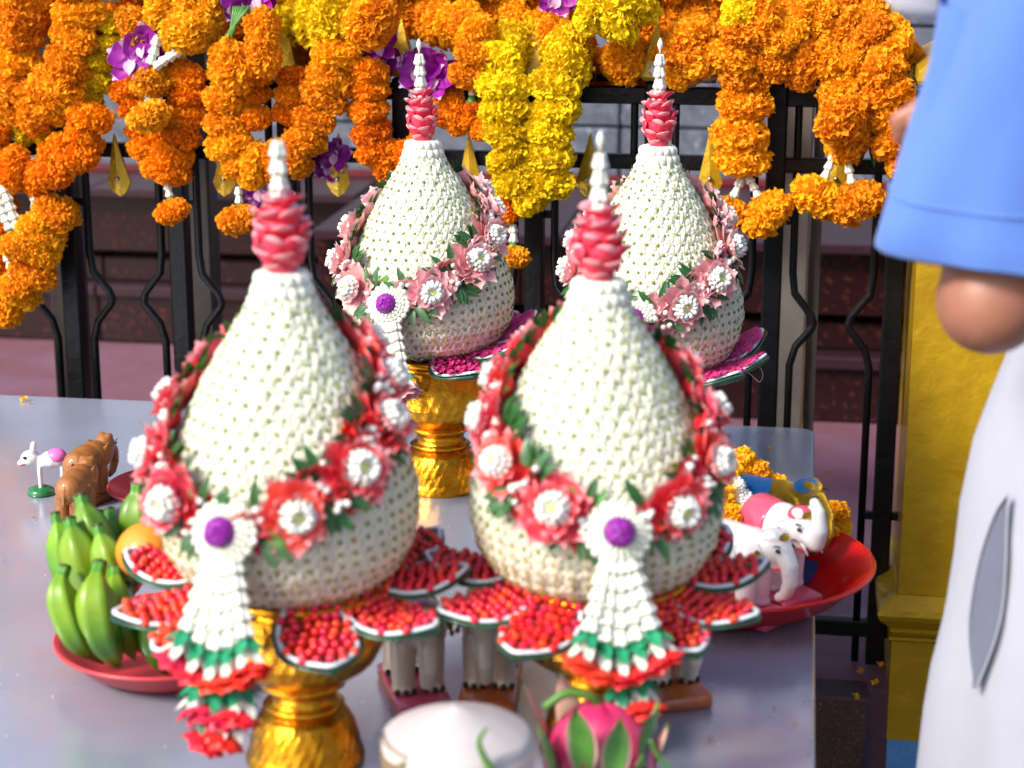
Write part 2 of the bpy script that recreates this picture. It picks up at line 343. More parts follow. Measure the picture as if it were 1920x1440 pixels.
# shrine plinth: stepped granite courses; right part stands forward
pl = thing('shrine_plinth', 'stepped dark red granite plinth of the shrine behind the fence', 'plinth', tuple(fl(0, 4.3, FZ)))
pl.rotation_euler = (0, 0, FROT)
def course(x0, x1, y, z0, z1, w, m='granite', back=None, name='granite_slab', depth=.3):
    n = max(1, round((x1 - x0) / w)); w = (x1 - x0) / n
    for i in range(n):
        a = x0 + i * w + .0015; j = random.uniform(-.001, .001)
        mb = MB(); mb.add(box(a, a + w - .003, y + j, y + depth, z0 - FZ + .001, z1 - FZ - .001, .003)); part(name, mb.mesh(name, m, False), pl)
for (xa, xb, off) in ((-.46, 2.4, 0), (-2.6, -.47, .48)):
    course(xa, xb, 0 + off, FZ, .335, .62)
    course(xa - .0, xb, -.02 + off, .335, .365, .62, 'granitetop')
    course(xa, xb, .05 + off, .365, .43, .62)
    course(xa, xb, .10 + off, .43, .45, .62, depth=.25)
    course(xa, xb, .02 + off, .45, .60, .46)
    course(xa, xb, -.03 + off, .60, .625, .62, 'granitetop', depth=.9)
mb = MB(); mb.add(box(-2.6, 2.4, .74, .76, .626 - FZ, .642 - FZ)); part('red_strip', mb.mesh('red_strip', 'darkred', False), pl)
wall = thing('stone_wall', 'grey marble block wall of the shrine above the granite plinth', 'wall', tuple(fl(0, 5.1, .62))); wall.rotation_euler = (0, 0, FROT)
for r in range(8):
    x = -2.8 + (r % 2) * .3
    while x < 2.4:
        w = random.uniform(.5, .7); mb = MB()
        mb.add(box(x, x + w - .006, random.uniform(-.004, .004), .25, .012 + r * .135, .012 + r * .135 + .129, .005)); part('marble_block', mb.mesh('marble_block', 'marble', False), wall); x += w
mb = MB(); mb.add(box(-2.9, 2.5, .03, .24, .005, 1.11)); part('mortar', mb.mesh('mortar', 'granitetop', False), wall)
# stainless frame behind the fence
sf = thing('steel_railing', 'satin steel posts with a cream cross beam just behind the black fence', 'frame', tuple(fl(0, 3.06, FZ))); sf.rotation_euler = (0, 0, FROT)
def fx(px, c): # local x along the fence rotated frame for a pixel at mid height
    p = atf(px, 450, c); return (p.x) / math.cos(FROT)
for px, wd, m in ((378, .045, 'darksteel'), (1488, .05, 'steel'), (122, .05, 'darksteel'), (-420, .05, 'steel')):
    x = fx(px, 3.06); mb = MB(); mb.add(box(x - wd / 2, x + wd / 2, -.02, .03, 0, .985, .004)); part('post', mb.mesh('steel_post', m, False), sf)
    if px > 1000:
        mb = MB(); mb.add(box(x + wd / 2 + .001, x + wd / 2 + .018, -.005, .02, 0, .98)); part('side_angle', mb.mesh('side_angle', 'darksteel', False), sf)
mb = MB(); mb.add(box(-1.35, .60, -.022, .03, .987, 1.027, .004)); part('cross_beam', mb.mesh('cross_beam', 'cream', False), sf)
# ------------------------------------------------------------------ black fence
fence = thing('metal_fence', 'black painted ornamental metal fence with gold spear tips, behind the table', 'fence', tuple(fl(0, FC, FZ))); fence.rotation_euler = (0, 0, FROT)
cf = math.cos(FROT)
def F(name, geo, m, mm=None, smooth=False):
    me = mm
    if me is None:
        mb = MB(); mb.add(geo); me = mb.mesh(name, m, smooth)
    return part(name, me, fence)
K0, K1 = -6, 3
PX = lambda k: (.035 + .18 * k - (.022 if k < 0 else 0)) / cf
pw = .0145
# horizontals
for z, h in ((1.094, .026), (.994, .022), (.262, .026)):
    zz = z - FZ; F('rail', box(PX(K0) - .05, PX(K1) + .03, -.010, .010, zz - h / 2, zz + h / 2, .002), 'black')
for k in range(K0, K1 + 1):
    x = PX(k); F('post', box(x - pw, x + pw, -.0155, .0155, -.01, 1.115 - FZ, .003), 'black')
    # gold pyramid tip
    z0 = 1.117 - FZ; h = .085; a = .0215
    mb = MB(); mb.add(loft([[(x - a * s, -a * s, z), (x + a * s, -a * s, z), (x + a * s, a * s, z), (x - a * s, a * s, z)] for s, z in ((.8, z0), (1, z0 + .006), (.72, z0 + .03), (.03, z0 + h))]))
    F('spear_tip', None, None, mb.mesh('spear_tip', 'goldfin', False))
    r = .0062
    for sgn in (-1, 1):
        xb = x + sgn * .031; zs = [(-.01, 0), (.42, 0), (.455, .004), (.50, .030), (.53, .030), (.575, .004), (.60, 0)]
        # leg of a thin bar with V bend
        pts = [(xb, 0, -.01)]
        for z, d in ((.505, 0), (.535, .008), (.565, .032), (.572, .034), (.585, .030), (.618, .004), (.65, 0), (.90, 0)):
            pts.append((xb + sgn * d, 0, z))
        xm = x + sgn * .09
        pts += [(xb + sgn * .006, 0, .925), (xb + sgn * .014, 0, .936), (xb + sgn * .028, 0, .939), (xm - sgn * .0005, 0, .939)]
        pts = [(p[0], p[1], p[2] - .21 + .21 * 1) for p in pts]
        F('thin_bar', tube([(p[0], p[1], p[2] - .03) for p in pts], r, 8), 'black', smooth=True)
        for z in (.24, .70):
            F('connector', box(min(x + sgn * pw, xb), max(x + sgn * pw, xb), -.005, .005, z - .006, z + .006), 'black')
    # scroll knots on the thick post low down
# flat gold spear heads pinned over the middle of each bay
def spearhead():
    mb = MB(); pr = [(0, .060), (.0185, -.018), (.0105, -.032), (0, -.039), (-.0105, -.032), (-.0185, -.018)]
    v = [(p[0], -.0015, p[1]) for p in pr] + [(p[0], .0045, p[1]) for p in pr] + [(0, -.006, -.012)]
    f = [(i, (i + 1) % 6, 12) for i in range(6)] + [tuple(range(6, 12))[::-1]] + [((i + 1) % 6, i, i + 6, (i + 1) % 6 + 6) for i in range(6)]
    mb.add((v, f)); return mb.mesh('spearhead', 'goldfin', False)
SH = spearhead(); mb = MB(); mb.add(lathe([(.0035, 0), (.0035, .003), (.002, .0045)], 10), 0, Matrix.Rotation(R(90), 4, 'X')); SC = mb.mesh('screw', 'screw')
for i, px in enumerate((15, 225, 425, 638, 885, 1107, 1335, 1572)):
    p = atf(px, 322, FC - .02); x = p.x / cf
    o = part('spear_head', SH, fence, T(x, -.020, p.z - FZ) @ Matrix.Rotation(R((2, -4, 3, 1, -2, 3, -2, 1)[i]), 4, 'Y')); part('screw', SC, o, T(0, -.006, -.010))
# ------------------------------------------------------------------ gold pillar
pil = thing('gold_pillar', 'thick square gold painted pillar with worn paint and blue foot, right end of the fence', 'pillar', (.719, 2.72, 0)); pil.rotation_euler = (0, 0, FROT)
P0 = (.565 - .70)
def oct_(x0, x1, y0, y1, c, z): return [(x0, y0, z), (x1 - c, y0, z), (x1, y0 + c, z), (x1, y1, z), (x0, y1, z)]
def pshape(lv, m, name, n=1):
    mb = MB(); mb.add(loft([oct_(P0 - e, .165 + e, -.04 - e, .22 + e, .045, z) for e, z in lv])); part(name, mb.mesh(name, m, False), pil)
pshape([(.000, .37), (.0, 1.13)], 'goldpaint', 'shaft')
pshape([(.012, 1.1305), (.014, 1.136), (.012, 1.15), (-.05, 1.19)], 'goldpaint', 'cap')
pshape([(.004, .305), (.009, .312), (.009, .318), (.026, .336), (.03, .345), (.028, .354), (.012, .364), (.002, .3695)], 'goldpaint', 'moulding')
pshape([(.006, .135), (.006, .296), (.011, .300), (.0108, .3045)], 'goldpaint', 'pier')
pshape([(.0045, .0), (.0045, .1345)], 'bluept', 'painted_foot')
# ------------------------------------------------------------------ table
tb = thing('steel_table', 'long brushed stainless steel table carrying the offerings', 'table', (.4480, 2.732, 0)); tb.rotation_euler = (0, 0, R(-8.6))
mb = MB(); W_, D_ = 2.2, 1.75; rc = .02
out = []
for cx, cy, a0 in ((-rc, -rc, 0), (-W_ + rc, -rc, 90), (-W_ + rc, -D_ + rc, 180), (-rc, -D_ + rc, 270)):
    for k in range(6): a = R(a0 + 18 * k); out.append((cx + rc * math.cos(a), cy + rc * math.sin(a)))
def inset(d): 
    return [(-W_ / 2 + (x + W_ / 2) * (1 - d / (W_ / 2)), -D_ / 2 + (y + D_ / 2) * (1 - d / (D_ / 2))) for x, y in out]
rings = []
for d, z in ((.004, -.03), (.0, -.026), (0, -.003), (.0012, -.0008), (.003, 0)): rings.append([(x, y, TZ + z) for x, y in inset(d)])
mb.add(loft(rings)); part('tabletop', mb.mesh('tabletop', 'table', False), tb)
for x in (-.06, -W_ + .06):
    for y in (-.06, -D_ + .06):
        mb = MB(); mb.add(box(x - .018, x + .018, y - .018, y + .018, 0, TZ - .031, .003)); part('leg', mb.mesh('table_leg', 'steel', False), tb)
# ------------------------------------------------------------------ marigolds
def fib(n):
    i = np.arange(n) + .5; ph = np.arccos(1 - 2 * i / n); th = PI * (1 + 5 ** .5) * i
    return np.stack([np.cos(th) * np.sin(ph), np.sin(th) * np.sin(ph), np.cos(ph)], 1)
def marigold(m, n=400, flat=.62, seed=0, name='marigold'):
    rng = np.random.RandomState(seed); mb = MB()
    core = ell((0, 0, 0), (.80, .80, .80 * flat), 14, 8); cv = np.array(core[0])
    cv *= (1 + .09 * rng.randn(len(cv), 1)); mb.add((cv, core[1]))
    for p in fib(n):
        lob = 1 + .10 * math.sin(3 * math.atan2(p[1], p[0]) + seed) + .07 * rng.randn()
        nrm = Vector((p[0], p[1], p[2] / flat + .001)).normalized()
        o = Vector((p[0], p[1], p[2] * flat)) * .80 * lob
        d = (nrm + Vector(rng.randn(3) * .40)).normalized(); s = rng.uniform(.8, 1.25)
        tw = Vector(rng.randn(3)); mx = basis(o, d, tw, .205 * s)
        # ruffled fan: narrow foot, wide crinkled rim
        q = rng.uniform(-.28, .28, 8)
        v = [(-.28, 0, 0), (.28, 0, 0), (-.62, q[0], .65), (-.05, q[1] + .1, .75), (.62, q[2], .65), (-.80, q[3], 1.0), (-.28, q[4] + .25, 1.16), (.25, q[5] - .2, 1.12), (.82, q[6], .98)]
        f = [(0, 3, 2), (0, 1, 3), (1, 4, 3), (2, 3, 6, 5), (3, 7, 6), (3, 4, 8, 7)]
        mb.add((v, f), 0, mx)
    return mb.mesh(name, m, False)
MG = {c: [marigold(c, 420 if c != 'yellow' else 340, .60, s, 'marigold_' + c) for s in range(3)] for c in ('orange', 'deep', 'yellow', 'golden')}
PG = {c: marigold(c, 340, .5, 9, 'pompon_' + c) for c in ('orange', 'deep', 'golden')}
# crown-flower segment, axis +Z, petals' wide end at z=0 -> narrow end at z=1, unit radius ~.5
def crownseg():
    mb = MB()
    for i in range(5):
        a = 2 * PI * i / 5
        mb.add(ell((.27 * math.cos(a), .27 * math.sin(a), .22), (.23, .23, .26), 8, 5))
        mb.add(capsule((.27 * math.cos(a), .27 * math.sin(a), .2), (.19 * math.cos(a), .19 * math.sin(a), .80), .21, .15, 7))
    mb.add(lathe([(.12, .88), (.16, .95), (.10, 1.03)], 7), 1)
    return mb.mesh('crown_flower', ['crown', 'calyx'])
CS = crownseg()
mb = MB(); mb.add(lathe([(.2, -.5), (.45, -.35), (.5, 0), (.35, .4), (.12, .6)], 8)); KN = mb.mesh('green_calyx', 'leaflight')
def strand(parent, a, b, w, seglen=None, inv=None, name='crown_flower'):
    """chain of crown-flower segments from a (top) to b, world coordinates"""
    a = Vector(a); b = Vector(b); L = (b - a).length; sl = seglen or w * 1.15; n = max(2, round(L / sl)); d = (a - b).normalized()
    for i in range(n):
        p = a.lerp(b, (i + 1) / n); wpart(name, CS, parent, basis(p, d + Vector((random.uniform(-.08, .08), random.uniform(-.08, .08), 0)), (0, 1, 0), (w, w, L / n * 1.05)))
GPM = 1 / 1240.0
NG = [0]
def garland(label, col, dia, pts, c=2.862, pend=(), group='marigold garlands hanging over the black fence', step=.5, jit=.05, mixc=None, z3=None):
    P = [atf(p[0], p[1], (p[2] if len(p) > 2 else c)) for p in pts]
    g = thing('marigold_garland', label, 'garland', P[0] if len(P) < 3 else P[len(P) // 2], group)
    rad = dia * GPM / 2; L = sum((P[i + 1] - P[i]).length for i in range(len(P) - 1)); n = max(1, round(L / (2 * rad * step)))
    # walk along
    pos = []
    for k in range(n + 1):
        d = L * k / n; i = 0
        while i < len(P) - 2 and d > (P[i + 1] - P[i]).length: d -= (P[i + 1] - P[i]).length; i += 1
        seg = P[i + 1] - P[i]; pos.append((P[i] + seg * min(1.02, d / seg.length), seg.normalized()))
    for k, (p, t) in enumerate(pos):
        s = rad * random.uniform(.93, 1.10) * 1.0
        t2 = (t + Vector([random.uniform(-.22, .22) for _ in range(3)])).normalized()
        p = p + Vector([random.uniform(-jit, jit) * rad * 2 for _ in range(3)])
        cc = col if not mixc or random.random() > .35 else mixc
        wpart('marigold', random.choice(MG[cc]), g, basis(p, t2, (random.uniform(-1, 1), .3, random.uniform(-1, 1)), (s, s, s * random.uniform(.85, 1.05))))
    for (x0, y0, x1, y1, pc, pdia, wd) in pend:
        a = atf(x0, y0, c - .005); b = atf(x1, y1, c - .012); strand(g, a, b, 22 * GPM * wd, 17 * GPM)
        dd = (b - a).normalized(); q = b + dd * 10 * GPM
        wpart('green_calyx', KN, g, basis(q, -dd, (0, 1, 0), 20 * GPM))
        r = pdia * GPM / 2; q = q + dd * (.35 * r + 6 * GPM)
        wpart('marigold', PG[pc], g, basis(q, -dd + Vector((random.uniform(-.3, .3), -.15, 0)), (0, 1, 0), (r, r, r * 1.1)))
    return g
# ---- back layer piled along the top of the fence
cb = 2.93
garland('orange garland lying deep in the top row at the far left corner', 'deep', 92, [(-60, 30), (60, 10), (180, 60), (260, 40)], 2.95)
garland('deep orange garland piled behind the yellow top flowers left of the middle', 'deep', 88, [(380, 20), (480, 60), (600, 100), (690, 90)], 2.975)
garland('orange garland along the top edge between the two yellow clusters', 'orange', 90, [(760, 10), (860, 30), (960, 25), (1050, 15)], 2.985)
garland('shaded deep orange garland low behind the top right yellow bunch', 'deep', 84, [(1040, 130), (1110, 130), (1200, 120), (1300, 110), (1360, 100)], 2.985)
garland('orange garland filling the top row right of the middle', 'orange', 92, [(1210, 40), (1290, 30), (1400, 20), (1500, 10)], 2.985)
garland('uppermost orange garland just above the top edge on the left', 'orange', 90, [(-40, -60), (100, -50), (250, -45), (400, -40), (560, -45), (700, -45)], 2.95)
garland('uppermost orange garland just above the top edge on the right', 'orange', 90, [(760, -50), (900, -45), (1060, -50), (1200, -45), (1350, -50), (1500, -45)], 2.96)
# ---- left cluster
garland('orange garland column at the extreme left edge of the fence', 'orange', 96, [(45, -20), (38, 50), (28, 110), (38, 165), (20, 205)])
garland('broad orange garland running down beside the yellow one at left', 'orange', 98, [(150, -20), (152, 50), (140, 105), (115, 150), (95, 205), (62, 195)], 2.85)
garland('yellow garland slanting down the left cluster', 'yellow', 66, [(205, 45), (205, 90), (188, 135), (165, 180)], 2.868)
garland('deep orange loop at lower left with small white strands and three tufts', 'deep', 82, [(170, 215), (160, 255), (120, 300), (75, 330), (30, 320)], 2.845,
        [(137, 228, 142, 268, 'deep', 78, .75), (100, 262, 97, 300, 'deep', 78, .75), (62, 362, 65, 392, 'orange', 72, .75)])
garland('golden yellow-green garland half hidden behind the left cluster', 'yellow', 70, [(5, 215), (40, 245), (80, 240)], 2.90)
garland('bright orange loop of big flowers hanging lowest at the left edge', 'orange', 84, [(105, 400), (75, 460), (60, 520), (20, 565), (-25, 585)], 2.84,
        [(-25, 330, 20, 430, 'orange', 70, 1.1), (5, 345, 40, 445, 'orange', 60, 1.1), (5, 460, 25, 520, 'orange', 60, .8)])
garland('orange garland strand behind the lower left loop', 'deep', 78, [(-20, 250), (-10, 310), (-5, 380), (0, 440), (-15, 490)], 2.875)
# ---- second cluster
garland('short golden garland crowning the second cluster from the left', 'golden', 92, [(262, 50), (300, 25), (345, 20), (400, 30)], 2.86)
garland('large golden marigolds above the white bead loop', 'golden', 96, [(350, 52), (356, 72)], 2.83)
garland('deep orange garland making the right column of the second cluster', 'deep', 78, [(350, 140), (352, 180), (345, 220), (330, 262), (318, 300), (316, 322)], 2.862,
        [(312, 342, 318, 370, 'deep', 66, .75)])
garland('orange garland making the left column of the second cluster', 'deep', 70, [(240, 165), (250, 200), (262, 235), (280, 275), (300, 300)], 2.872)
garland('golden garland with green knot in front of the second cluster', 'golden', 72, [(278, 150), (282, 162)], 2.832, [(279, 176, 280, 192, 'golden', 80, .9)])
# ---- third cluster
garland('large orange garland head at the top of the third cluster', 'orange', 96, [(440, 125), (490, 100)], 2.825)
garland('orange garland making the left column of the third cluster', 'orange', 80, [(425, 140), (420, 185), (425, 230), (430, 275), (450, 310)], 2.85,
        [(447, 350, 448, 382, 'orange', 80, .8)])
garland('deep orange inner column of the third cluster', 'deep', 66, [(480, 140), (478, 180), (475, 220)], 2.86)
garland('deep orange middle column of the third cluster', 'deep', 64, [(548, 140), (545, 180), (540, 215)], 2.868)
garland('orange garland slanting down the right side of the third cluster', 'orange', 84, [(632, 105), (618, 150), (598, 200), (575, 250), (560, 290), (520, 305), (475, 305)], 2.848)
# ---- yellow and orange in the middle
garland('wide yellow garland bunch on top of the fence left of the middle', 'yellow', 112, [(560, 22, 2.97), (612, 34, 2.88), (636, 30, 2.86)], 2.84)
garland('small orange garland end tucked beside the yellow bunch on top', 'orange', 62, [(484, 52), (500, 44)], 2.84)
garland('single large orange pompon garland on top beside the left yellow bunch', 'orange', 94, [(684, 32), (700, 38)], 2.82)
garland('orange garland column just left of the back left offering', 'deep', 74, [(690, 130), (690, 172), (692, 215), (697, 260), (705, 305), (750, 300), (790, 280)], 2.86)
garland('orange garland tangled above the back left offering', 'orange', 86, [(790, 36, 2.98), (850, 46, 2.92), (905, 72), (890, 110), (880, 140)], 2.85)
garland('deep orange garland end passing behind the back left spire', 'deep', 62, [(835, 190), (830, 225), (880, 210), (905, 235)], 2.875, [(885, 150, 885, 180, 'deep', 30, .7)])
garland('tall bright yellow garland looped over a gold spear at the middle', 'yellow', 92, [(1005, 62, 2.975), (952, 88, 2.90), (934, 128), (940, 180), (950, 230), (948, 285), (965, 330), (1000, 365), (1030, 340), (1034, 290), (1036, 235), (1040, 180), (1056, 132), (1068, 98, 2.88)], 2.84, step=.48)
garland('small orange tufts below the tall yellow garland', 'deep', 62, [(950, 385), (962, 395)], 2.86, [(962, 420, 962, 455, 'golden', 60, .9)])
garland('bright yellow garland bunch on top right of the middle', 'yellow', 108, [(1120, 22), (1150, 40), (1182, 0)], 2.83)
garland('orange garland between the yellow bunch and the gold spear', 'orange', 76, [(960, 30, 2.95), (1005, 30, 2.99), (1050, 78, 2.90), (1090, 92)], 2.89)
garland('orange garland curling behind the back right spire', 'orange', 88, [(1162, 112, 2.90), (1225, 95, 2.99), (1288, 122), (1292, 62), (1315, 112)], 2.86)
garland('short yellow garland peeping out of the orange ones at top right', 'yellow', 72, [(1382, 20), (1400, 28)], 2.84)
# ---- right
garland('orange garland column with paired white strands right of the middle', 'orange', 96, [(1395, 145), (1392, 200), (1385, 250), (1388, 300)], 2.852,
        [(1392, 330, 1375, 370, 'orange', 84, .85), (1402, 330, 1422, 370, 'orange', 98, .85)])
garland('orange garland arch rising over the right column', 'orange', 92, [(1375, 105), (1395, 60), (1440, 40), (1470, 75), (1450, 115)], 2.84)
garland('long orange garland sweeping along the top right', 'orange', 92, [(1500, 35), (1560, 50), (1615, 60), (1660, 95)], 2.87)
garland('orange garland laid across below the top right sweep', 'orange', 88, [(1460, 110), (1520, 125), (1580, 100), (1640, 130)], 2.85)
garland('topmost orange garland at the right', 'orange', 92, [(1480, 0), (1560, -5), (1625, 25), (1665, 75), (1680, 120)], 2.92)
garland('thick orange garland falling beside the person in the blue shirt', 'orange', 92, [(1650, 130), (1660, 175), (1672, 220), (1690, 262), (1705, 300)], 2.84)
garland('orange garland with green knot and two hanging tufts at right', 'orange', 82, [(1578, 165), (1582, 195)], 2.84, [(1572, 205, 1574, 210, 'orange', 96, .4)])
garland('pair of orange tufts on white strands near the right end', 'orange', 84, [(1600, 262), (1585, 258)], 2.85,
        [(1565, 285, 1545, 335, 'orange', 98, .85), (1585, 285, 1597, 345, 'orange', 102, .85)])
# white bead loop at upper left
lp = thing('crown_flower_loop', 'small V-shaped loop of white crown flowers beside the purple orchid', 'garland', atf(285, 120, 2.83))
strand(lp, atf(296, 68, 2.82), atf(282, 120, 2.82), .018, .014); strand(lp, atf(340, 92, 2.82), atf(290, 125, 2.82), .018, .014)
# ------------------------------------------------------------------ orchids
def orchid():
    mb = MB()
    for i in range(5):
        mb.add(rpetal(.030, .028 if i in (1, 4) else .019, 6), 0, Matrix.Rotation(2 * PI * i / 5, 4, 'Z') @ Matrix.Rotation(.35, 4, 'X'))
    mb.add(petal(.016, .014, .6, .5, 4, .3, .4)[:2], 1, Matrix.Rotation(PI, 4, 'Z')); g = rpetal(.012, .012, 4); mb.add((g[0], g[1]), 1)
    return mb.mesh('orchid', ['orchid', 'orchidw'])
ORC = orchid()
def orch(label, px, py, n, spread, c=2.83, size=1.3):
    g = thing('orchid_spray', label, 'orchid', atf(px, py, c), 'purple orchids among the marigolds')
    for i in range(n):
        p = atf(px + random.uniform(-1, 1) * spread, py + random.uniform(-1, 1) * spread * .8, c + random.uniform(-.01, .02))
        wpart('orchid_bloom', ORC, g, basis(p, (random.uniform(-.6, .6), -1, random.uniform(-.3, .5)), (random.uniform(-.4, .4), 0, 1), size * random.uniform(.85, 1.15)))
    mb = MB(); mb.add(tube(spline([atf(px, py - 40, c + .03), atf(px + 5, py, c + .02), atf(px + 20, py + 30, c + .025)], 4), .0016, 6)); wpart('stem', mb.mesh('orchid_stem', 'leaflight'), g)
orch('purple and white orchid beside the white flower loop, upper left', 250, 100, 3, 26, 2.83)
orch('purple orchids behind the tip of the back left offering', 808, 135, 5, 36, 2.87, 1.4)
orch('purple orchid between two orange pompons, top left of the middle', 700, 98, 3, 30, 2.88)
orch('dark purple orchid hanging low behind the front left spire', 595, 300, 6, 36, 2.90, 1.1)
orch('dark purple orchids below the third orange cluster', 500, 350, 4, 28, 2.91, 1.0)
orch('purple orchid tucked between marigolds at top right of the middle', 1052, -6, 3, 20, 2.90, 1.0)
orch('purple and white orchid at the top edge over the green stems', 460, 2, 4, 34, 2.85)
# bundle of green stems
gs = thing('stem_bundle', 'tied bundle of green flower stems slanting among the marigolds', 'stems', atf(430, 70, 2.83))
for i in range(9):
    a = atf(470 - i * 4 + random.uniform(-4, 4), 12, 2.835); b = atf(396 + i * 4 + random.uniform(-6, 6), 118 + random.uniform(-14, 10), 2.825)
    mb = MB(); mb.add(tube(spline([a, a.lerp(b, .5) + Vector((random.uniform(-.004, .004), -.004, 0)), b], 3), .0027, 6)); wpart('stem', mb.mesh('green_stem', 'leaflight'), gs)
# broad green leaves at the right
lv = thing('leaf_tuft', 'tuft of long dark green leaves under the marigolds at right', 'leaves', atf(1640, 240, 2.87))
for a, b in (((1625, 225), (1668, 305)), ((1632, 235), (1642, 310)), ((1640, 215), (1690, 292)), ((1618, 240), (1617, 302)), ((1650, 225), (1655, 300))):
    A = atf(*a, 2.87); B = atf(*b, 2.85); mb = MB(); L = (B - A).length; mb.add(petal(L, .013, .02, .5, 6, .05, .1)); wpart('leaf', mb.mesh('long_leaf', 'leaf'), lv, basis(A, (0, -1, .2), B - A))
# frosted plastic scrap on the rail
mb = MB()
for k in range(3):
    q = ell((0, 0, 0), (.030 - .006 * k, .012, .011), 14, 8); v = np.array(q[0]); v *= 1 + .16 * np.random.RandomState(k).randn(len(v), 1); mb.add((v, q[1]), 0, T((k - 1) * .030, 0, (.012, 0, .006)[k]))
solo('plastic_wrap', mb.mesh('plastic_wrap', 'plastic'), 'crumpled frosted plastic scrap lying on the top rail by the right spire', 'plastic', loc=atf(1288, 148, 2.895))
# ------------------------------------------------------------------ flower offerings
PROF = [(-.012, .058), (-.004, .078), (.008, .093), (.03, .106), (.055, .112), (.08, .1125), (.105, .106), (.13, .096), (.16, .0815), (.19, .067), (.215, .054), (.235, .042), (.25, .0325), (.262, .0265), (.268, .024)]
PZ = [p[0] for p in PROF]; PR = [p[1] for p in PROF]
def pr(z): return float(np.interp(z, PZ, PR))
def pn(z):
    e = .004; d = (pr(z + e) - pr(z - e)) / (2 * e); n = math.hypot(1, d); return 1 / n, -d / n     # radial, vertical
def bloom():
    mb = MB()
    for i in range(7):
        a = 2 * PI * i / 7 + .2; L = (.0118 if i % 2 else .0102) * (1.2 if abs(math.sin(a)) > .6 else 1)
        v = [(-.0014, .0003, .0042), (.0014, .0003, .0042), (-.0033, L * .5, .0036), (0, L * .5, .0052), (.0033, L * .5, .0036), (-.0014, L, -.0004), (0, L * 1.08, .0006), (.0014, L, -.0004)]
        f = [(0, 3, 2), (0, 1, 3), (1, 4, 3), (2, 3, 6, 5), (3, 4, 7, 6)]
        mb.add((v, f), 0, Matrix.Rotation(a - PI / 2, 4, 'Z'))
    # calyx star
    v = []
    for i in range(10):
        r = .0030 if i % 2 == 0 else .0014; v.append((r * math.cos(2 * PI * i / 10), r * math.sin(2 * PI * i / 10), .0058 if i % 2 else .0054))
    v += [(0, 0, .0080)] + [(.0012 * math.cos(2 * PI * i / 10), .0010 * math.sin(2 * PI * i / 10), .003) for i in range(10)]
    f = [(i, (i + 1) % 10, 10) for i in range(10)] + [((i + 1) % 10, i, 11 + i, 11 + (i + 1) % 10) for i in range(10)]
    mb.add((v, f), 1); return mb
BL = bloom(); BLG = BL.geo(); BLM = BL.mesh('jasmine_bloom', ['jas', 'calyx'], False); BLC = BL.mesh('jasmine_bloom_cream', ['jascream', 'calyxgold'], False); BLG2 = (BLG[0], BLG[1], [2 if q == 0 else 3 for q in BLG[2]])
def rosette(tag, outer, inner, n1=13, n2=10):
    mb = MB(); rng = np.random.RandomState(3)
    for n, L, W, lf, z, m0, m1 in ((n1, .0235, .0135, .18, 0, 0, 1), (n2, .0195, .0125, .50, .002, 0, 1)):
        for i in range(n):
            g = rpetal(L * rng.uniform(.88, 1.08), W * rng.uniform(.9, 1.12), 5)
            mb.add((g[0], g[1], g[2]), 0, T(0, 0, z) @ Matrix.Rotation(2 * PI * (i + rng.uniform(-.2, .2)) / n, 4, 'Z') @ Matrix.Rotation(lf + .25 + rng.uniform(-.15, .15), 4, 'X') @ Matrix.Rotation(rng.uniform(-.35, .35), 4, 'Y'))
    return mb.mesh('rosette_' + tag, [outer, inner])
RS = {'red': rosette('red', 'coral', 'pinktip'), 'pink': rosette('pink', 'pale', 'palein', 11, 8)}
def chrys():
    mb = MB(); rng = np.random.RandomState(5)
    for n, L, lf, z in ((15, .0125, .15, 0), (13, .0105, .45, .0015), (10, .008, .9, .003)):
        for i in range(n):
            mb.add(capsule((0, .003, 0), (0, L, L * lf), .0014, .0026, 6), 0, T(0, 0, z) @ Matrix.Rotation(2 * PI * (i + rng.uniform(-.2, .2)) / n, 4, 'Z'))
    q = ell((0, 0, .0045), (.0056, .0056, .0032), 10, 6); v = np.array(q[0]) * (1 + .08 * rng.randn(len(q[0]), 1)); mb.add((v, q[1]), 1)
    return mb.mesh('chrysanthemum', ['chrys', 'chryc'])
CH = chrys()
def smallflower(o, i_):
    mb = MB(); rng = np.random.RandomState(8)
    for i in range(7):
        g = rpetal(.017, .0115, 5); mb.add(g, 0, Matrix.Rotation(2 * PI * i / 7 + rng.uniform(-.2, .2), 4, 'Z') @ Matrix.Rotation(.85 + rng.uniform(-.25, .25), 4, 'X'))
    return mb.mesh('small_flower', [o, i_])
SF = {'red': smallflower('red', 'coral'), 'pink': smallflower('pale', 'palein')}
mb = MB(); mb.add(petal(.026, .0078, .35, .25, 5, .05, .25)); LF = mb.mesh('green_leaf', 'leaf')
mb = MB(); mb.add(petal(.020, .0085, .35, .25, 5, .05, .25)); LFL = mb.mesh('young_leaf', 'leaflight')
mb = MB(); mb.add(lathe([(.0012, -.003), (.003, 0), (.0036, .003), (.003, .006), (.0012, .0085)], 8)); BUD = mb.mesh('white_bud', 'chrys')
def collar():
    mb = MB()
    for n, r0, z, s in ((17, .0225, .0065, .0072), (15, .0200, .0180, .0066)):
        mb.add(lathe([(r0 - .004, z - .006), (r0, z), (r0 - .004, z + .007)], 20), 0)
        for i in range(n):
            a = 2 * PI * i / n; mb.add(ell((r0 * math.cos(a), r0 * math.sin(a), z + random.uniform(-.0006, .0006)), (s, s, s * 1.15), 8, 6))
    return mb.mesh('collar', 'crown')
CO = collar()
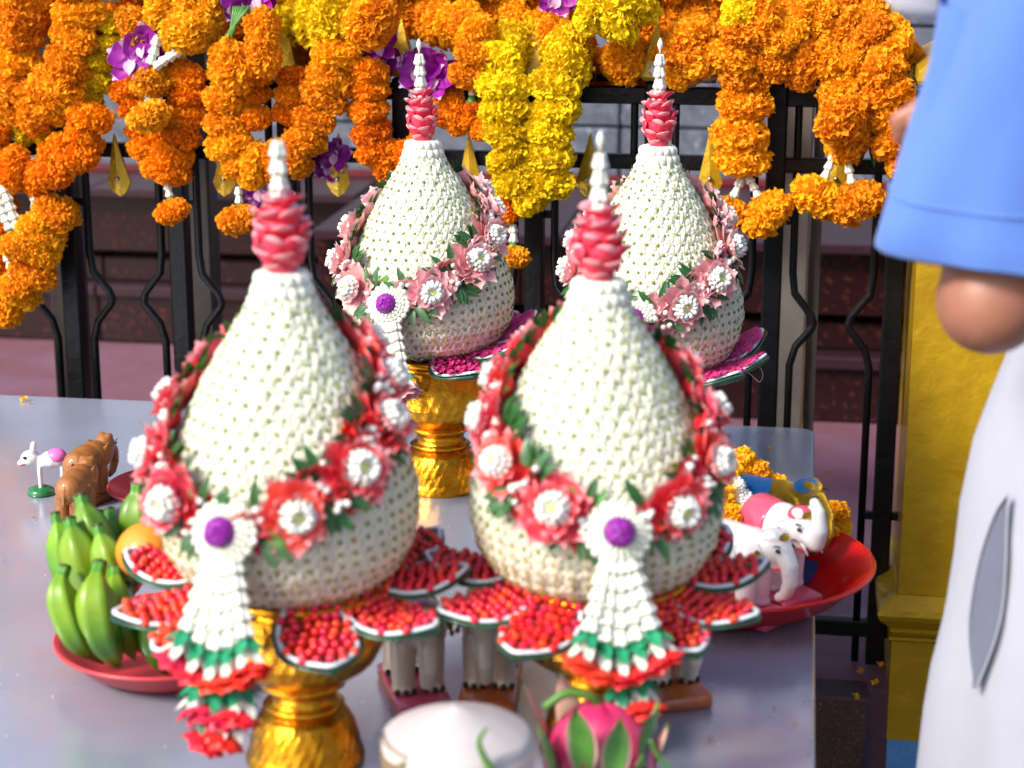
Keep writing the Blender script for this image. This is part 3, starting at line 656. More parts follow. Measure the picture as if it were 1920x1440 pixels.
def pbulb():
    mb = MB(); rng = np.random.RandomState(2); mb.add(ell((0, 0, .036), (.017, .017, .036), 12, 8))
    lv = 6
    for k in range(lv):
        z = .003 + .066 * k / (lv - 1); r = .0225 * math.sin(PI * (.16 + .70 * (k / (lv - 1)) ** .95)); n = 6
        for i in range(n):
            a = 2 * PI * (i + .5 * (k % 2) + rng.uniform(-.15, .15)) / n
            s = rng.uniform(.75, 1.15); g = ell((0, 0, .002), (.0112 * s, .0022, .0108 * s), 12, 8); v = np.array(g[0]); v[:, 1] -= 26 * v[:, 0] ** 2 - 12 * np.maximum(0, v[:, 2]) ** 2 * 1.6
            mi = [1 if np.mean(v[list(q), 2]) > .0078 * s else 0 for q in g[1]]; g = (v, g[1], mi)
            m = Matrix.Rotation(a, 4, 'Z') @ T(0, r * .93, z) @ Matrix.Rotation(R(-20 + rng.uniform(-28, 20)), 4, 'X') @ Matrix.Rotation(rng.uniform(-.6, .6), 4, 'Y')
            mb.add(g, 0, m)
    return mb.mesh('petal_bulb', ['bulb', 'bulbedge'])
M['bulb'] = mat('rose petal', (.82, .025, .07), (.88, .09, .16), 120, .4, trans=.22)
M['bulbedge'] = mat('rose petal edge', (.95, .50, .55), (.92, .32, .38), 120, .4, trans=.25)
PBU = pbulb()
def medal():
    mb = MB()
    mb.add(lathe([(.020, -.006), (.026, -.002), (.025, .002), (.012, .005)], 24), 0)
    for n, r, z, s, L in ((20, .0255, .0, .0046, .0018), (24, .0215, .0035, .0031, .0014), (22, .0180, .0055, .0028, .0012), (18, .0148, .007, .0026, .0010)):
        for i in range(n):
            a = 2 * PI * i / n; c, s_ = math.cos(a + r * 90), math.sin(a + r * 90); mb.add(ell((r * c, r * s_, z), (s, s, s * .9), 8, 5), 0)
    return mb.mesh('medallion', 'crown')
MD = medal()
q = ell((0, 0, 0), (.0125, .0125, .011), 20, 12); v = np.array(q[0]); v *= 1 + .05 * np.random.RandomState(1).randn(len(v), 1); mb = MB(); mb.add((v, q[1])); AM = mb.mesh('globe_amaranth', 'purple', False)
def rosebud(m1, m2):
    mb = MB(); rng = np.random.RandomState(4)
    for k, (n, L, W, lf) in enumerate(((6, .026, .018, .55), (5, .024, .017, 1.0), (4, .02, .014, 1.8))):
        for i in range(n):
            g = rpetal(L * .95, W * 1.05, 5); mb.add(g, 0, Matrix.Rotation(2 * PI * (i + rng.uniform(-.2, .2)) / n, 4, 'Z') @ Matrix.Rotation(math.atan(lf) + .2 + rng.uniform(-.15, .15), 4, 'X'))
    return mb.mesh('tassel_rose', [m1, m2])
TR = {'red': rosebud('red', 'red'), 'pink': rosebud('pale', 'palein')}
def cup():      # white sepals under green calyx, axis +Z upward (calyx at top)
    mb = MB()
    for i in range(6):
        g = petal(.0165, .0095, -1.75, .4, 5, .05, -.5); mb.add(g, 0, Matrix.Rotation(2 * PI * i / 6, 4, 'Z'))
    for i in range(6):
        g = petal(.0135, .0098, -1.45, .4, 4, .1, -.5)[:2]; mb.add(g, 1, T(0, 0, .003) @ Matrix.Rotation(2 * PI * i / 6, 4, 'Z') @ T(0, .0022, 0))
    mb.add(ell((0, 0, 0), (.004, .004, .004), 8, 6), 1)
    return mb.mesh('sepal_cup', ['crown', 'cupgreen'])
M['cupgreen'] = mat('painted green sepal', (.01, .22, .10), (.02, .30, .14), 60, .35)
CUP = cup()
# leaf tray
def outline(L, W, n=14):
    pts = []
    for k in range(n + 1):
        t = k / n; w = W / 2 * (math.sin(PI * min(1, .10 + .90 * (1 - (1 - t) ** 1.0))) ** .62 if t < 1 else 0); pts.append((w, L * t))
    return pts
def trayshape(L, W, n=13):
    """right half outline from base (t=0) to pointed tip"""
    o = []
    for k in range(n + 1):
        t = k / n; a = t * PI * .5
        w = W / 2 * (.62 + .38 * math.sin(min(1, t / .42) * PI / 2)) if t < .42 else W / 2 * max(1e-4, math.cos(((t - .42) / .58) ** 1.35 * PI / 2)) ** .75
        o.append((w, L * t))
    return o
def tz(y, L): return -.006 * math.sin(PI * y / L) + .010 * (y / L) ** 2
def tray():
    L, W = .078, .062; o = trayshape(L, W); mb = MB(); v = []; f = []
    for (w, y) in o:
        z = tz(y, L); v += [(-w, y, z + .004), (-w * .5, y, z + .0008), (0, y, z), (w * .5, y, z + .0008), (w, y, z + .004)]
    n = len(v)
    v += [(a, b, c - .0022) for a, b, c in v]
    for k in range(len(o) - 1):
        for j in range(4):
            a = 5 * k + j; f += [(a, a + 1, a + 6, a + 5), (n + a, n + a + 5, n + a + 6, n + a + 1)]
        for j in (0, 4):
            a = 5 * k + j; f.append((a, a + 5, n + a + 5, n + a) if j == 0 else (a, n + a, n + a + 5, a + 5))
    f.append(tuple(range(0, 5)) + tuple(range(n + 4, n - 1, -1)))
    mb.add((v, f)); leaf = mb.mesh('leaf_backing', 'banleaf')
    sc = .84; pts = [(-w * sc, .003 + y * .91, tz(y, L) + .0058) for w, y in o] + [(w * sc, .003 + y * .91, tz(y, L) + .0058) for w, y in o[::-1][1:]]
    pts = spline(pts, 4); mb = MB()
    for i in range(len(pts) - 1):       # twisted look: string of little beads
        pass
    rad = [(.0016 + .0004 * (i % 2)) for i in range(len(pts))]
    mb.add(tube(pts, rad, 7)); rope = mb.mesh('white_rope', 'rope')
    beads = []; y = .009; row = 0
    while y < L * .87:
        wmax = float(np.interp(y / L, [k / 13 for k in range(14)], [q[0] for q in o])) * .82 - .0035
        n = max(1, int(2 * wmax / .0070) + 1)
        for i in range(n):
            x = 0 if n == 1 else -wmax + 2 * wmax * (i + (.25 if row % 2 else -.25)) / (n - 1); beads.append((x + random.uniform(-.0014, .0014), y + random.uniform(-.0016, .0016), tz(y, L) + .0070 + .003 * (1 - abs(x) / .03)))
        y += .0078; row += 1
    return leaf, rope, beads
TLEAF, TROPE, TBEADS = tray()
q = ell((0, 0, 0), (.0036, .0036, .0046), 8, 6); mb = MB(); mb.add(q); mb.add(ell((0, .0006, .0034), (.0018, .0018, .0018), 6, 4)); BEAD = mb.mesh('red_bead', 'bead')
mb = MB()
for a in (-1, 1): mb.add(petal(.0115, .0105, .75, .55, 3, .05, .2), 0, T(a * .001, -.005, 0) @ Matrix.Rotation(a * .35, 4, 'Y'))
mb.add(petal(.0105, .009, 1.1, -.5, 3, .05, .2), 0, T(0, -.004, 0)); FOLD = mb.mesh('magenta_fold', 'magenta')
def ringpt(phi, off=.012):
    """phi 0 = medallion; garland centre line over the body (local)"""
    z = .083 + .140 * (max(0, 1 - math.cos(phi)) / 2) ** .72
    r = pr(z) + off; return Vector((r * math.sin(phi), -r * math.cos(phi), z))
def ringn(phi):
    z = ringpt(phi)[2]; a, b = pn(z); return Vector((a * math.sin(phi), -a * math.cos(phi), b))
def arrangement(label, x, Y, psi, col, kind, tip=True, trays=(), lean=0, tassel=1, big=1.0, s=1.0, sz=1.0, dz=0):
    root = thing('flower_offering', label, 'offering', (x, Y, TZ + .1725 + dz), 'jasmine cone offerings on gold pedestals')
    root.rotation_euler = (0, R(lean), R(psi)); root.scale = (s, s, sz)
    camL = (T(*root.location) @ root.rotation_euler.to_matrix().to_4x4()).inverted() @ Vector((0, 0, CAMZ))
    # bed
    prof = []; zz = -.012
    while zz < .268: prof.append((pr(zz) + .0012 * math.cos(2 * PI * zz / .0125), zz)); zz += .0031
    mb = MB(); mb.add(lathe(prof, 40)); part('jasmine_bed', mb.mesh('jasmine_bed', 'jasin'), root)
    # rows of blooms
    sp = []; arc = 0; zs = np.linspace(-.006, .263, 400); last = None; acc = .0120; row = 0
    for i, z in enumerate(zs):
        if i: acc += math.hypot(zs[i] - zs[i - 1], pr(zs[i]) - pr(zs[i - 1]))
        if acc >= .0120:
            acc = 0; r = pr(z); n = max(8, round(2 * PI * r / .0143))
            for k in range(n):
                a = 2 * PI * (k + .5 * (row % 2)) / n + random.uniform(-.010, .010) + row * .05
                nr, nz = pn(z); p = Vector((r * math.sin(a), -r * math.cos(a), z + random.uniform(-.0007, .0007))); nn = Vector((nr * math.sin(a), -nr * math.cos(a), nz - .28)).normalized()
                sp.append((nn.dot((camL - p).normalized()) / (camL - p).length, p, nn))
            row += 1
    sp.sort(key=lambda q: -q[0]); mb = MB()
    for k, (d, p, nn) in enumerate(sp):
        s_ = random.uniform(.94, 1.08); mx = basis(p, nn + Vector([random.uniform(-.12, .12) for _ in range(3)]), (random.uniform(-.35, .35), 0, 1), (s_ * 1.0, s_ * 1.12, s_))
        cream = p.z < .055 + random.uniform(-.02, .02)
        if k < 300: part('jasmine_bloom', BLC if cream else BLM, root, mx)
        else: mb.add(BLG2 if cream else BLG, 0, mx)
    part('jasmine_bloom', mb.mesh('jasmine_blooms_rest', ['jas', 'calyx', 'jascream', 'calyxgold'], False), root, kind='stuff')
    # collar, bulb, spire
    part('collar', CO, root, T(0, 0, .268)); part('petal_bulb', PBU, root, T(0, 0, .292) @ Matrix.Diagonal((1.05 * big, 1.05 * big, .95, 1)))
    z = .352
    for k in range(4):
        w_ = .0205 - .0012 * k; part('crown_flower', CS, root, T(0, 0, z) @ Matrix.Rotation(k * .4, 4, 'Z') @ Matrix.Diagonal((w_, w_, .0165, 1))); z += .0155
    if tip:
        mb = MB(); mb.add(lathe([(.0012, 0), (.0012, .004), (.0024, .0065), (.0038, .010), (.0034, .0145), (.0008, .020)], 10), 0); part('tip_bud', mb.mesh('tip_bud', 'crown'), root, T(0, 0, z + .001))
    # garland
    seq = [27, 54, 82, 110, 138, 166]; pv = 'red' if col == 'red' else 'pink'
    for sg in (-1, 1):
        for k, deg in enumerate(seq):
            ph = R(sg * (deg + random.uniform(-2, 2))); p = ringpt(ph, .014); n = ringn(ph)
            n = (n + Vector((0, 0, -.1)) + Vector([random.uniform(-.2, .2) for _ in range(3)])).normalized()
            if k == 5 and sg == 1: continue
            rs = part('flower_rosette', RS[pv], root, basis(p, n, (random.uniform(-1, 1), 0, 1), random.uniform(1.55, 1.72)))
            part('chrysanthemum', CH, rs, Matrix.Diagonal((.72, .72, .8, 1)) @ T(0, 0, .0095) @ Matrix.Rotation(random.uniform(0, 6), 4, 'Z'))
            # between rosettes
            for ph2 in (deg - 14 + random.uniform(-2, 2), deg + 13 + random.uniform(-2, 2)):
                if ph2 < 10: continue
                q = ringpt(R(sg * ph2), .004); nn = ringn(R(sg * ph2)); t = (ringpt(R(sg * ph2 + .05)) - ringpt(R(sg * ph2 - .05))).normalized(); side = nn.cross(t)
                for j in range(8 if ph2 < deg else 7):
                    ua = random.choice((-1, 1)) if j > 1 else (1, -1)[j]
                    dr = (side * ua + t * random.uniform(-.9, .9) + nn * random.uniform(.1, .7)).normalized()
                    part('leaf', LF if random.random() < .85 else LFL, root, basis(q + dr * .010 + nn * .007, nn, dr, random.uniform(1.1, 1.4)))
                if True:
                    part('small_flower', SF[pv], root, basis(q - side * .013 + t * .006 + nn * .004, nn - side * .7, (0, 0, 1), random.uniform(1.1, 1.35)))
                    part('small_flower', SF[pv], root, basis(q + side * random.uniform(.004, .014) + nn * .004, nn + side * random.uniform(-.5, .5), (0, 0, 1), random.uniform(1.3, 1.6)))
                for j in range(3):
                    b = q + nn * .016 + side * random.uniform(-.020, .020) + t * random.uniform(-.010, .010)
                    part('white_bud', BUD, root, basis(b, nn + Vector([random.uniform(-.5, .5) for _ in range(3)]), (0, 0, 1), random.uniform(.8, 1.1)))
    # medallion and tassel
    n0 = (ringn(0) + Vector((0, 0, .12))).normalized(); p0 = ringpt(0, .019)
    part('medallion', MD, root, basis(p0, n0, (0, 0, 1), 1.05)); part('globe_amaranth', AM, root, basis(p0 + n0 * .0095, n0, (0, 0, 1), 1.08))
    top = p0 + Vector((0, 0, -.018))
    if kind == 'long':
        strands = ((-.027, 3.6), (-.014, 4.2), (0, 4.5), (.014, 4.2), (.027, 3.6), (-.008, 4.0), (.008, 4.0))
        for i, (dx, ln) in enumerate(strands):
            if i > 5 and False: break
            yy = -.004 if i < 5 else .008
            seg = .0170; n = int(round(ln)); a = top + Vector((dx * .35, yy, -.004)); b = top + Vector((dx, -.010 + yy - .002 * n, -seg * (ln + .5)))
            d = (a - b).normalized()
            for k in range(n + 1):
                p = a.lerp(b, (k + 1) / (n + 1)); part('crown_flower', CS, root, basis(p, d, (0, 1, 0), (.0200, .0200, (a - b).length / (n + 1) * 1.0)))
            if i < 5:
                e = b - d * .003; part('sepal_cup', CUP, root, basis(e, d, (0, 1, 0), 1.15)); part('tassel_rose', TR[pv], root, basis(e - d * .018, -d + Vector((dx * 7, -.1, 0)), (0, 1, 0), random.uniform(.95, 1.1)))
        # lower tier
        for i, (dx, dz_) in enumerate(((-.020, -.124), (.000, -.130), (.018, -.122), (-.010, -.152), (.006, -.147))):
            if kind == 'long' and tassel < 1 and i in (0, 4): continue
            e = top + Vector((dx, -.018, dz_)); d = Vector((dx * 4, -.1, -1)).normalized()
            part('sepal_cup', CUP, root, basis(e, -d, (0, 1, 0), 1.15)); part('tassel_rose', TR[pv], root, basis(e + d * .017, d + Vector((random.uniform(-.5, .5), -.3, 0)), (0, 1, 0), random.uniform(1.0, 1.15)))
        mb = MB(); mb.add(tube([top + Vector((-.002, .006, -.01)), top + Vector((-.002, -.008, -.12)), top + Vector((-.008, -.014, -.185))], .0011, 6)); part('cord', mb.mesh('tassel_cord', 'crown'), root)
    # leaf trays
    for k, (a, el) in enumerate(trays):
        aa = R(a - psi); o = Vector((.070 * math.sin(aa), -.070 * math.cos(aa), -.012 - .004 * (k % 2))); d = Vector((math.sin(aa), -math.cos(aa), math.tan(R(el)))).normalized()
        tr = part('leaf_tray', TLEAF, root, basis(o, (-d.x * d.z, -d.y * d.z, 1), d, (1.28, 1.24, 1.15))); part('white_rope', TROPE, tr)
        for (bx, by, bz) in TBEADS:
            part('bead' if col == 'red' else 'folded_petal', BEAD if col == 'red' else FOLD, tr, T(bx, by, bz - (.003 if col != 'red' else 0)) @ Matrix.Rotation(random.uniform(-.3, .3), 4, 'Z'))
    return root
def pedestal(label, x, Y, s=1.0):
    def rf(a, z, k): return 1
    root = thing('gold_pedestal', label, 'pedestal', (x, Y, TZ), 'gold pedestal bowls under the flower cones'); root.scale = (s * .96, s * .96, s)
    def em(name, prof, n, amp, seg=120, ph=0):
        P = []
        for k in range(len(prof) - 1):
            for j in range(5): t = j / 5; P.append((prof[k][0] * (1 - t) + prof[k + 1][0] * t, prof[k][1] * (1 - t) + prof[k + 1][1] * t))
        P.append(prof[-1]); z0, z1 = min(p[1] for p in P), max(p[1] for p in P)
        def rf(a, z, k):
            t = (z - z0) / (z1 - z0); return 1 + amp * math.sin(PI * t) * (abs(math.sin(n * a / 2 + 3.0 * t)) ** .5 * abs(math.cos(n * a - 9 * t)) - .4)
        mb = MB(); mb.add(lathe(P, seg, rf)); part(name, mb.mesh(name, 'gold'), root)
    em('foot', [(.0495, .0), (.051, .003), (.0495, .008), (.0475, .012), (.046, .020), (.043, .031), (.038, .041), (.031, .047)], 16, .035)
    mb = MB(); mb.add(lathe([(.031, .0472), (.035, .0495), (.031, .052), (.028, .054), (.028, .061), (.031, .065), (.037, .068), (.0375, .0705), (.031, .0735), (.030, .0752)], 64)); part('stem', mb.mesh('pedestal_stem', 'gold'), root)
    em('bowl', [(.030, .0755), (.046, .078), (.060, .088), (.069, .104), (.0735, .124), (.074, .150)], 20, .04)
    mb = MB(); mb.add(lathe([(.073, .1502), (.078, .153), (.0785, .156), (.076, .158), (.060, .157)], 64)); part('rim', mb.mesh('pedestal_rim', 'gold'), root)
    return root
TR8 = lambda off: [(off + 40 * k, -6 + (k % 2) * 3) for k in range(9)]
FLX, FLY = -.2005, 1.64; FRX, FRY = .0765, 1.66; BLX, BLY = -.108, 2.46; BRX, BRY = .187, 2.45
pedestal('gold pedestal bowl under the front left flower cone, beside the banana plate', FLX + .008, FLY, 1.13)
pedestal('gold pedestal bowl under the front right flower cone, behind the dragon fruit', FRX + .004, FRY, 1.12)
pedestal('gold pedestal bowl under the back left cone with the pink garland and tassel', BLX + .012, BLY, 1.2)
pedestal('gold pedestal bowl under the back right cone with pink garland, mostly hidden', BRX + .004, BRY, 1.1)
arrangement('front left jasmine cone with red garland and bare flower spire, medallion turned left', FLX, FLY, -18, 'red', 'long', False, [(18, -30), (56, -14), (90, -2), (124, 4), (-40, -26), (-68, -14), (-102, 0), (-140, 4), (170, 2)], s=.985, sz=.94, dz=.0145)
arrangement('front right jasmine cone with red garland, bud-tipped spire and centred purple medallion', FRX, FRY, 6, 'red', 'long', True, [(32, -28), (62, -14), (92, -2), (124, 4), (-28, -28), (-62, -12), (-98, -1), (-140, 4), (165, 2)], tassel=.5, s=.97, sz=.915, dz=.011)
arrangement('back left jasmine cone with pale pink garland and full white tassel', BLX, BLY, -21, 'pink', 'long', True, [(22, -10), (60, 12), (96, 24), (130, 10), (-62, -2), (-100, 2), (-140, 2), (175, 2)], lean=-1.6, tassel=.5, big=.86, s=.945, sz=.905, dz=.027)
arrangement('back right jasmine cone with pale pink garland, half hidden by the front one', BRX, BRY, -16, 'pink', 'long', True, [(38, 4), (66, 12), (98, 22), (135, 10), (-60, -2), (-100, 2), (-145, 2), (180, 2)], tassel=.5, big=.9, s=.965, sz=.955, dz=.007)
# loose nylon thread
mb = MB(); mb.add(tube(spline([at(1385, 688, 2.42), at(1405, 700, 2.40), at(1424, 716, 2.40), at(1430, 700, 2.41), at(1420, 682, 2.43)], 6), .0006, 5)); solo('thread', mb.mesh('thread', 'thread'), 'loose curl of thread hanging off the right pink leaf tray', 'thread')
# ------------------------------------------------------------------ plates
def plate(label, x, Y, r, h, m, cat='plate', name='plastic_plate'):
    root = thing(name, label, cat, (x, Y, TZ + .0005))
    mb = MB(); mb.add(lathe([(r * .60, .0), (r * .63, .0), (r * .80, h * .35), (r * .97, h * .93), (r, h), (r * .995, h + .002), (r * .965, h + .001), (r * .78, h * .42), (r * .62, .004), (r * .3, .0035), (.001, .0035)], 72)); part('dish', mb.mesh('dish', m), root)
    mb = MB(); mb.add(tube([(r * 1.0 * math.cos(a), r * 1.0 * math.sin(a), h + .0005) for a in np.linspace(0, 2 * PI, 73)], .0022, 8)); part('rim', mb.mesh('plate_rim', m), root)
    return root
BX, BY = -.355, 1.855
plate('faded red plastic plate holding the green bananas, left front', BX, BY, .116, .034, 'plpink')
RX, RY = .245, 2.05
plate('big bright red plastic plate with elephant figurines, at the right table edge', RX, RY, .163, .046, 'plred')
# small plate with wrapped sweets
SPX, SPY = onz(325, 945, TZ)[0], onz(325, 945, TZ)[1]
plate('small faded red plate of wrapped sweets behind the front left cone', SPX, SPY, .082, .026, 'plpink')
# ------------------------------------------------------------------ bananas
def banana(parent, pts, w, world=True):
    w *= .86
    P = spline(pts, 7); n = len(P); rad = []
    for i in range(n):
        t = i / (n - 1); rad.append(w * (.37 + .05 * t) if t < .16 else w * (.39 + .61 * math.sin(min(1, (t - .16) / .30) * PI / 2)) if t < .5 else w * (1 - .80 * ((t - .5) / .5) ** 2.6))
    k = max(2, int(n * .17)); mb = MB(); g = tube(P, rad, 20); v = np.array(g[0])
    # five-sided, slightly angular section
    ctr = np.repeat(np.array([tuple(p) for p in P]), 20, axis=0); a = np.tile(np.arange(20), n) * 18 % 72; v = ctr + (v - ctr) * (-.28 + 1.42 * .809 / np.cos(np.radians(a - 36)))[:, None]
    mi = [1 if (q[0] // 20) < k and len(q) == 4 else 0 for q in g[1]]; mi[-2] = 2; mi[-1] = 2
    mb.add((v, g[1], mi)); mb.add(tube([P[0] - (P[1] - P[0]) * .35, P[0] + (P[1] - P[0]) * .3], [rad[0] * 1.06, rad[0] * 1.08], 8), 2)
    mb.add(capsule(P[-1], P[-1] + (P[-1] - P[-2]).normalized() * .003, rad[-1] * .9, rad[-1] * .5, 8), 2)
    o = wpart('banana', mb.mesh('banana', ['banana', 'banstem', 'bantip']), parent)
    return o
b1 = thing('banana_hand', 'front hand of green bananas standing in the faded red plate', 'bananas', (BX, BY - .03, TZ + .02), 'green banana hands in the plate')
b2 = thing('banana_hand', 'rear hand of taller green bananas leaning behind the front ones', 'bananas', (BX, BY + .03, TZ + .02), 'green banana hands in the plate')
def bp(px, py, Y): return at(px, py, Y)
banana(b1, [bp(122, 1062, 1.79), bp(112, 1110, 1.775), bp(135, 1180, 1.77), bp(172, 1232, 1.785)], .0185)
banana(b1, [bp(187, 1055, 1.765), bp(178, 1110, 1.745), bp(188, 1180, 1.74), bp(222, 1245, 1.76)], .0222)
banana(b1, [bp(243, 1098, 1.81), bp(230, 1130, 1.79), bp(240, 1180, 1.785), bp(268, 1220, 1.80)], .0155)
banana(b1, [bp(300, 1125, 1.80), bp(288, 1160, 1.78), bp(292, 1210, 1.77), bp(318, 1262, 1.775)], .0205)
banana(b1, [bp(345, 1150, 1.82), bp(345, 1180, 1.80), bp(350, 1220, 1.79), bp(365, 1255, 1.80)], .0195)
banana(b2, [bp(104, 962, 1.86), bp(112, 1010, 1.85), bp(122, 1070, 1.85), bp(160, 1150, 1.86)], .0150)
banana(b2, [bp(130, 974, 1.84), bp(142, 1020, 1.825), bp(168, 1090, 1.82), bp(215, 1170, 1.83)], .0215)
banana(b2, [bp(150, 928, 1.87), bp(165, 975, 1.86), bp(190, 1035, 1.855), bp(228, 1120, 1.86)], .0205)
banana(b2, [bp(205, 955, 1.90), bp(212, 1000, 1.885), bp(225, 1060, 1.88), bp(245, 1130, 1.885)], .0165)
banana(b1, [bp(150, 1120, 1.83), bp(150, 1160, 1.82), bp(160, 1200, 1.82), bp(190, 1240, 1.825)], .0165)
banana(b1, [bp(215, 1062, 1.80), bp(218, 1110, 1.785), bp(225, 1170, 1.78), bp(250, 1232, 1.79)], .0190)
banana(b2, [bp(182, 985, 1.83), bp(196, 1030, 1.82), bp(214, 1080, 1.815), bp(238, 1140, 1.82)], .0180)
b3 = thing('banana', 'single upright pale green banana at the right of the bunch beside the orange', 'banana', (BX + .03, BY + .05, TZ + .02))
banana(b3, [bp(258, 905, 1.90), bp(256, 950, 1.895), bp(256, 1020, 1.89), bp(250, 1110, 1.90)], .0225)
mb = MB(); q = ell((0, 0, 0), (.031, .031, .029), 28, 18); mb.add(q); mb.add(lathe([(.003, .030), (.0028, .032), (.001, .0325)], 8), 1); 
o = solo('orange', mb.mesh('orange', ['fruit', 'leaf']), 'orange lying among the bananas, partly under the front left cone', 'orange'); o.location = at(276, 1034, 1.80)
# wrapped sweets
for i, (px, py, c) in enumerate(((300, 915, 'candy'), (325, 930, 'fruit'), (345, 912, 'candy'))):
    p = onz(px, py, TZ + .02); mb = MB(); q = ell((0, 0, 0), (.024, .017, .013), 12, 7); v = np.array(q[0]); v *= 1 + .06 * np.random.RandomState(i).randn(len(v), 1); mb.add((v, q[1]))
    solo('wrapped_sweet', mb.mesh('wrapped_sweet', c), ('patterned wrapped sweet at the left of the small red plate', 'orange wrapped sweet in the middle of the small red plate', 'patterned wrapped sweet at the right of the small red plate')[i], 'sweet', loc=p, group='wrapped sweets on the small plate')
mb = MB(); rng = np.random.RandomState(3); g = lathe([(.052, 0), (.056, .012), (.045, .03), (.02, .042), (.006, .050), (.010, .062)], 26); v = np.array(g[0]); v += rng.randn(*v.shape) * .0022; mb.add((v, g[1]))
solo('plastic_bag', mb.mesh('plastic_bag', 'film'), 'clear plastic bag gathered over the sweets on the small red plate', 'bag', loc=(SPX, SPY, TZ + .012))
# ------------------------------------------------------------------ elephants
def eleph_geo(up=False, thin=False):
    L = []
    L.append(ell((0, 0, .62), (.40, .25, .27), 18, 12)); L.append(ell((.20, 0, .66), (.26, .23, .25), 16, 10)); L.append(ell((-.22, 0, .60), (.23, .235, .25), 16, 10))
    L.append(ell((.50, 0, .76), (.19, .17, .20), 16, 10)); L.append(ell((.53, .07, .90), (.09, .07, .07), 12, 8)); L.append(ell((.53, -.07, .90), (.09, .07, .07), 12, 8))
    tr = [(.60, 0, .74), (.70, 0, .60), (.72, 0, .42), (.66, 0, .27), (.58, 0, .22)] if not up else [(.60, 0, .72), (.74, 0, .66), (.80, 0, .80), (.77, 0, .98), (.70, 0, 1.06)]
    rr = (.12, .10, .085, .07, .055)
    for i in range(4): L.append(capsule(tr[i], tr[i + 1], rr[i], rr[i + 1]))
    lr = .085 if thin else .105
    for sx in (-.24, .22):
        for sy in (-.13, .13): L.append(capsule((sx, sy, .45), (sx, sy, .10), lr * 1.15, lr)); L.append(ell((sx + .01, sy, .05), (lr * 1.12, lr * 1.12, .06), 12, 6))
    for sy in (-1, 1):
        L.append(ell((.36, sy * .20, .70), (.13, .035, .17), 12, 8)); L.append(ell((.31, sy * .215, .62), (.09, .03, .12), 12, 8))
    L.append(capsule((-.42, 0, .68), (-.47, 0, .40), .03, .025)); L.append(ell((.52, 0, .60), (.10, .10, .09)))
    return L
EM = {}
def eleph(key, **k):
    if key not in EM: EM[key] = remesh([g for g in eleph_geo(**k)], .018, 4, 'elephant_body', 'ceram')
    return EM[key]
def cm(me, m):
    c = me.copy(); c.materials.clear(); c.materials.append(M[m]); return c
def elephant(label, loc, h, rot, body='ceram', base='cerpink', deco=None, up=False, key='a', cat='elephant figurine', group='elephant figurines on the table', tilt=0):
    root = thing('elephant_figurine', label, cat, loc, group); root.rotation_euler = (0, tilt, R(rot)); root.scale = (h, h, h)
    part('body', cm(eleph(key, up=up), body), root, T(0, 0, .12))
    mb = MB(); mb.add(box(-.46, .60, -.25, .25, 0, .135, .02)); part('base', mb.mesh('figurine_base', base), root)
    mb = MB()
    for sy in (-1, 1): mb.add(ell((.635, sy * .125, .90), (.035, .02, .022), 8, 5)); mb.add(tube([(.60, sy * .15, .95), (.64, sy * .15, .965), (.68, sy * .135, .955)], .008, 5))
    part('eye', mb.mesh('painted_eye', 'ink'), root)
    if body in ('ceram', 'beige'):
        mb = MB(); mb.add(ell((.60, 0, .66), (.07, .10, .022), 10, 6)); part('mouth', mb.mesh('painted_mouth', 'lip'), root)
        mb = MB()
        for sy in (-1, 1):
            mb.add(capsule((.62, sy * .07, .74), (.74, sy * .09, .66), .022, .008, 8))
        part('tusk', mb.mesh('tusk', 'ceram'), root)
    if body == 'beige':
        mb = MB()
        for sx in (-.24, .22):
            for sy in (-.13, .13):
                for a in (-40, 0, 40): mb.add(ell((sx + .01 + .115 * math.cos(R(a)), sy + .115 * math.sin(R(a)), .165), (.022, .028, .03), 8, 5))
        part('toenails', mb.mesh('toenails', 'ink'), root, kind='stuff')
        mb = MB(); mb.add(cbox((.08, 0, .07), (.9, .515, .045), .01)); part('gold_band', mb.mesh('gold_band', 'glit'), root)
    if deco:
        d1, d2 = deco
        mb = MB(); q = ell((.50, 0, 1.0), (.15, .15, .09), 16, 8); mb.add(q); part('headdress', mb.mesh('headdress', d1), root)
        mb = MB(); mb.add(ell((.60, 0, 1.01), (.06, .09, .055), 10, 6))
        for sy in (-1, 1): mb.add(ell((.46, sy * .245, .83), (.05, .03, .07), 8, 6)); mb.add(ell((.46, sy * .26, .74), (.03, .025, .03), 8, 6))
        part('gold_ornament', mb.mesh('gold_ornament', 'glit'), root)
        mb = MB(); mb.add(lathe([(.262, -.19), (.268, -.17), (.262, .17), (.256, .19)], 24), 0, T(-.04, 0, .755) @ Matrix.Rotation(R(90), 4, 'Y') @ Matrix.Diagonal((1, .985, 1, 1))); part('blanket', mb.mesh('blanket', d2), root)
    return root
p = onz(1440, 1150, TZ + .006); p = Vector((.262, 2.000, TZ + .0045))
elephant('white ceramic elephant with gold ornaments and lowered trunk, front one in the red plate', (.248, 1.990, TZ + .0045), .102, -46, 'ceram', 'cerpink', ('ceram', 'ceram'), key='w1')
elephant('white ceramic elephant in a pink and gold headdress, behind the other in the red plate', (.293, 2.052, TZ + .0045), .110, -62, 'ceram', 'cerpink', ('cerpink', 'cerpink'), up=True, key='w2')
elephant('blue and gold glittered elephant, rearmost in the red plate', (.290, 2.122, TZ + .0045), .112, -30, 'glit', 'bluegl', ('bluegl', 'bluegl'), key='w1')
p = onz(775, 1300); elephant('white ceramic elephant on a pink base standing behind the coconut at left', p, .112, -90 + 14, 'beige', 'cerpink', ('cerpink', 'glit'), key='w1')
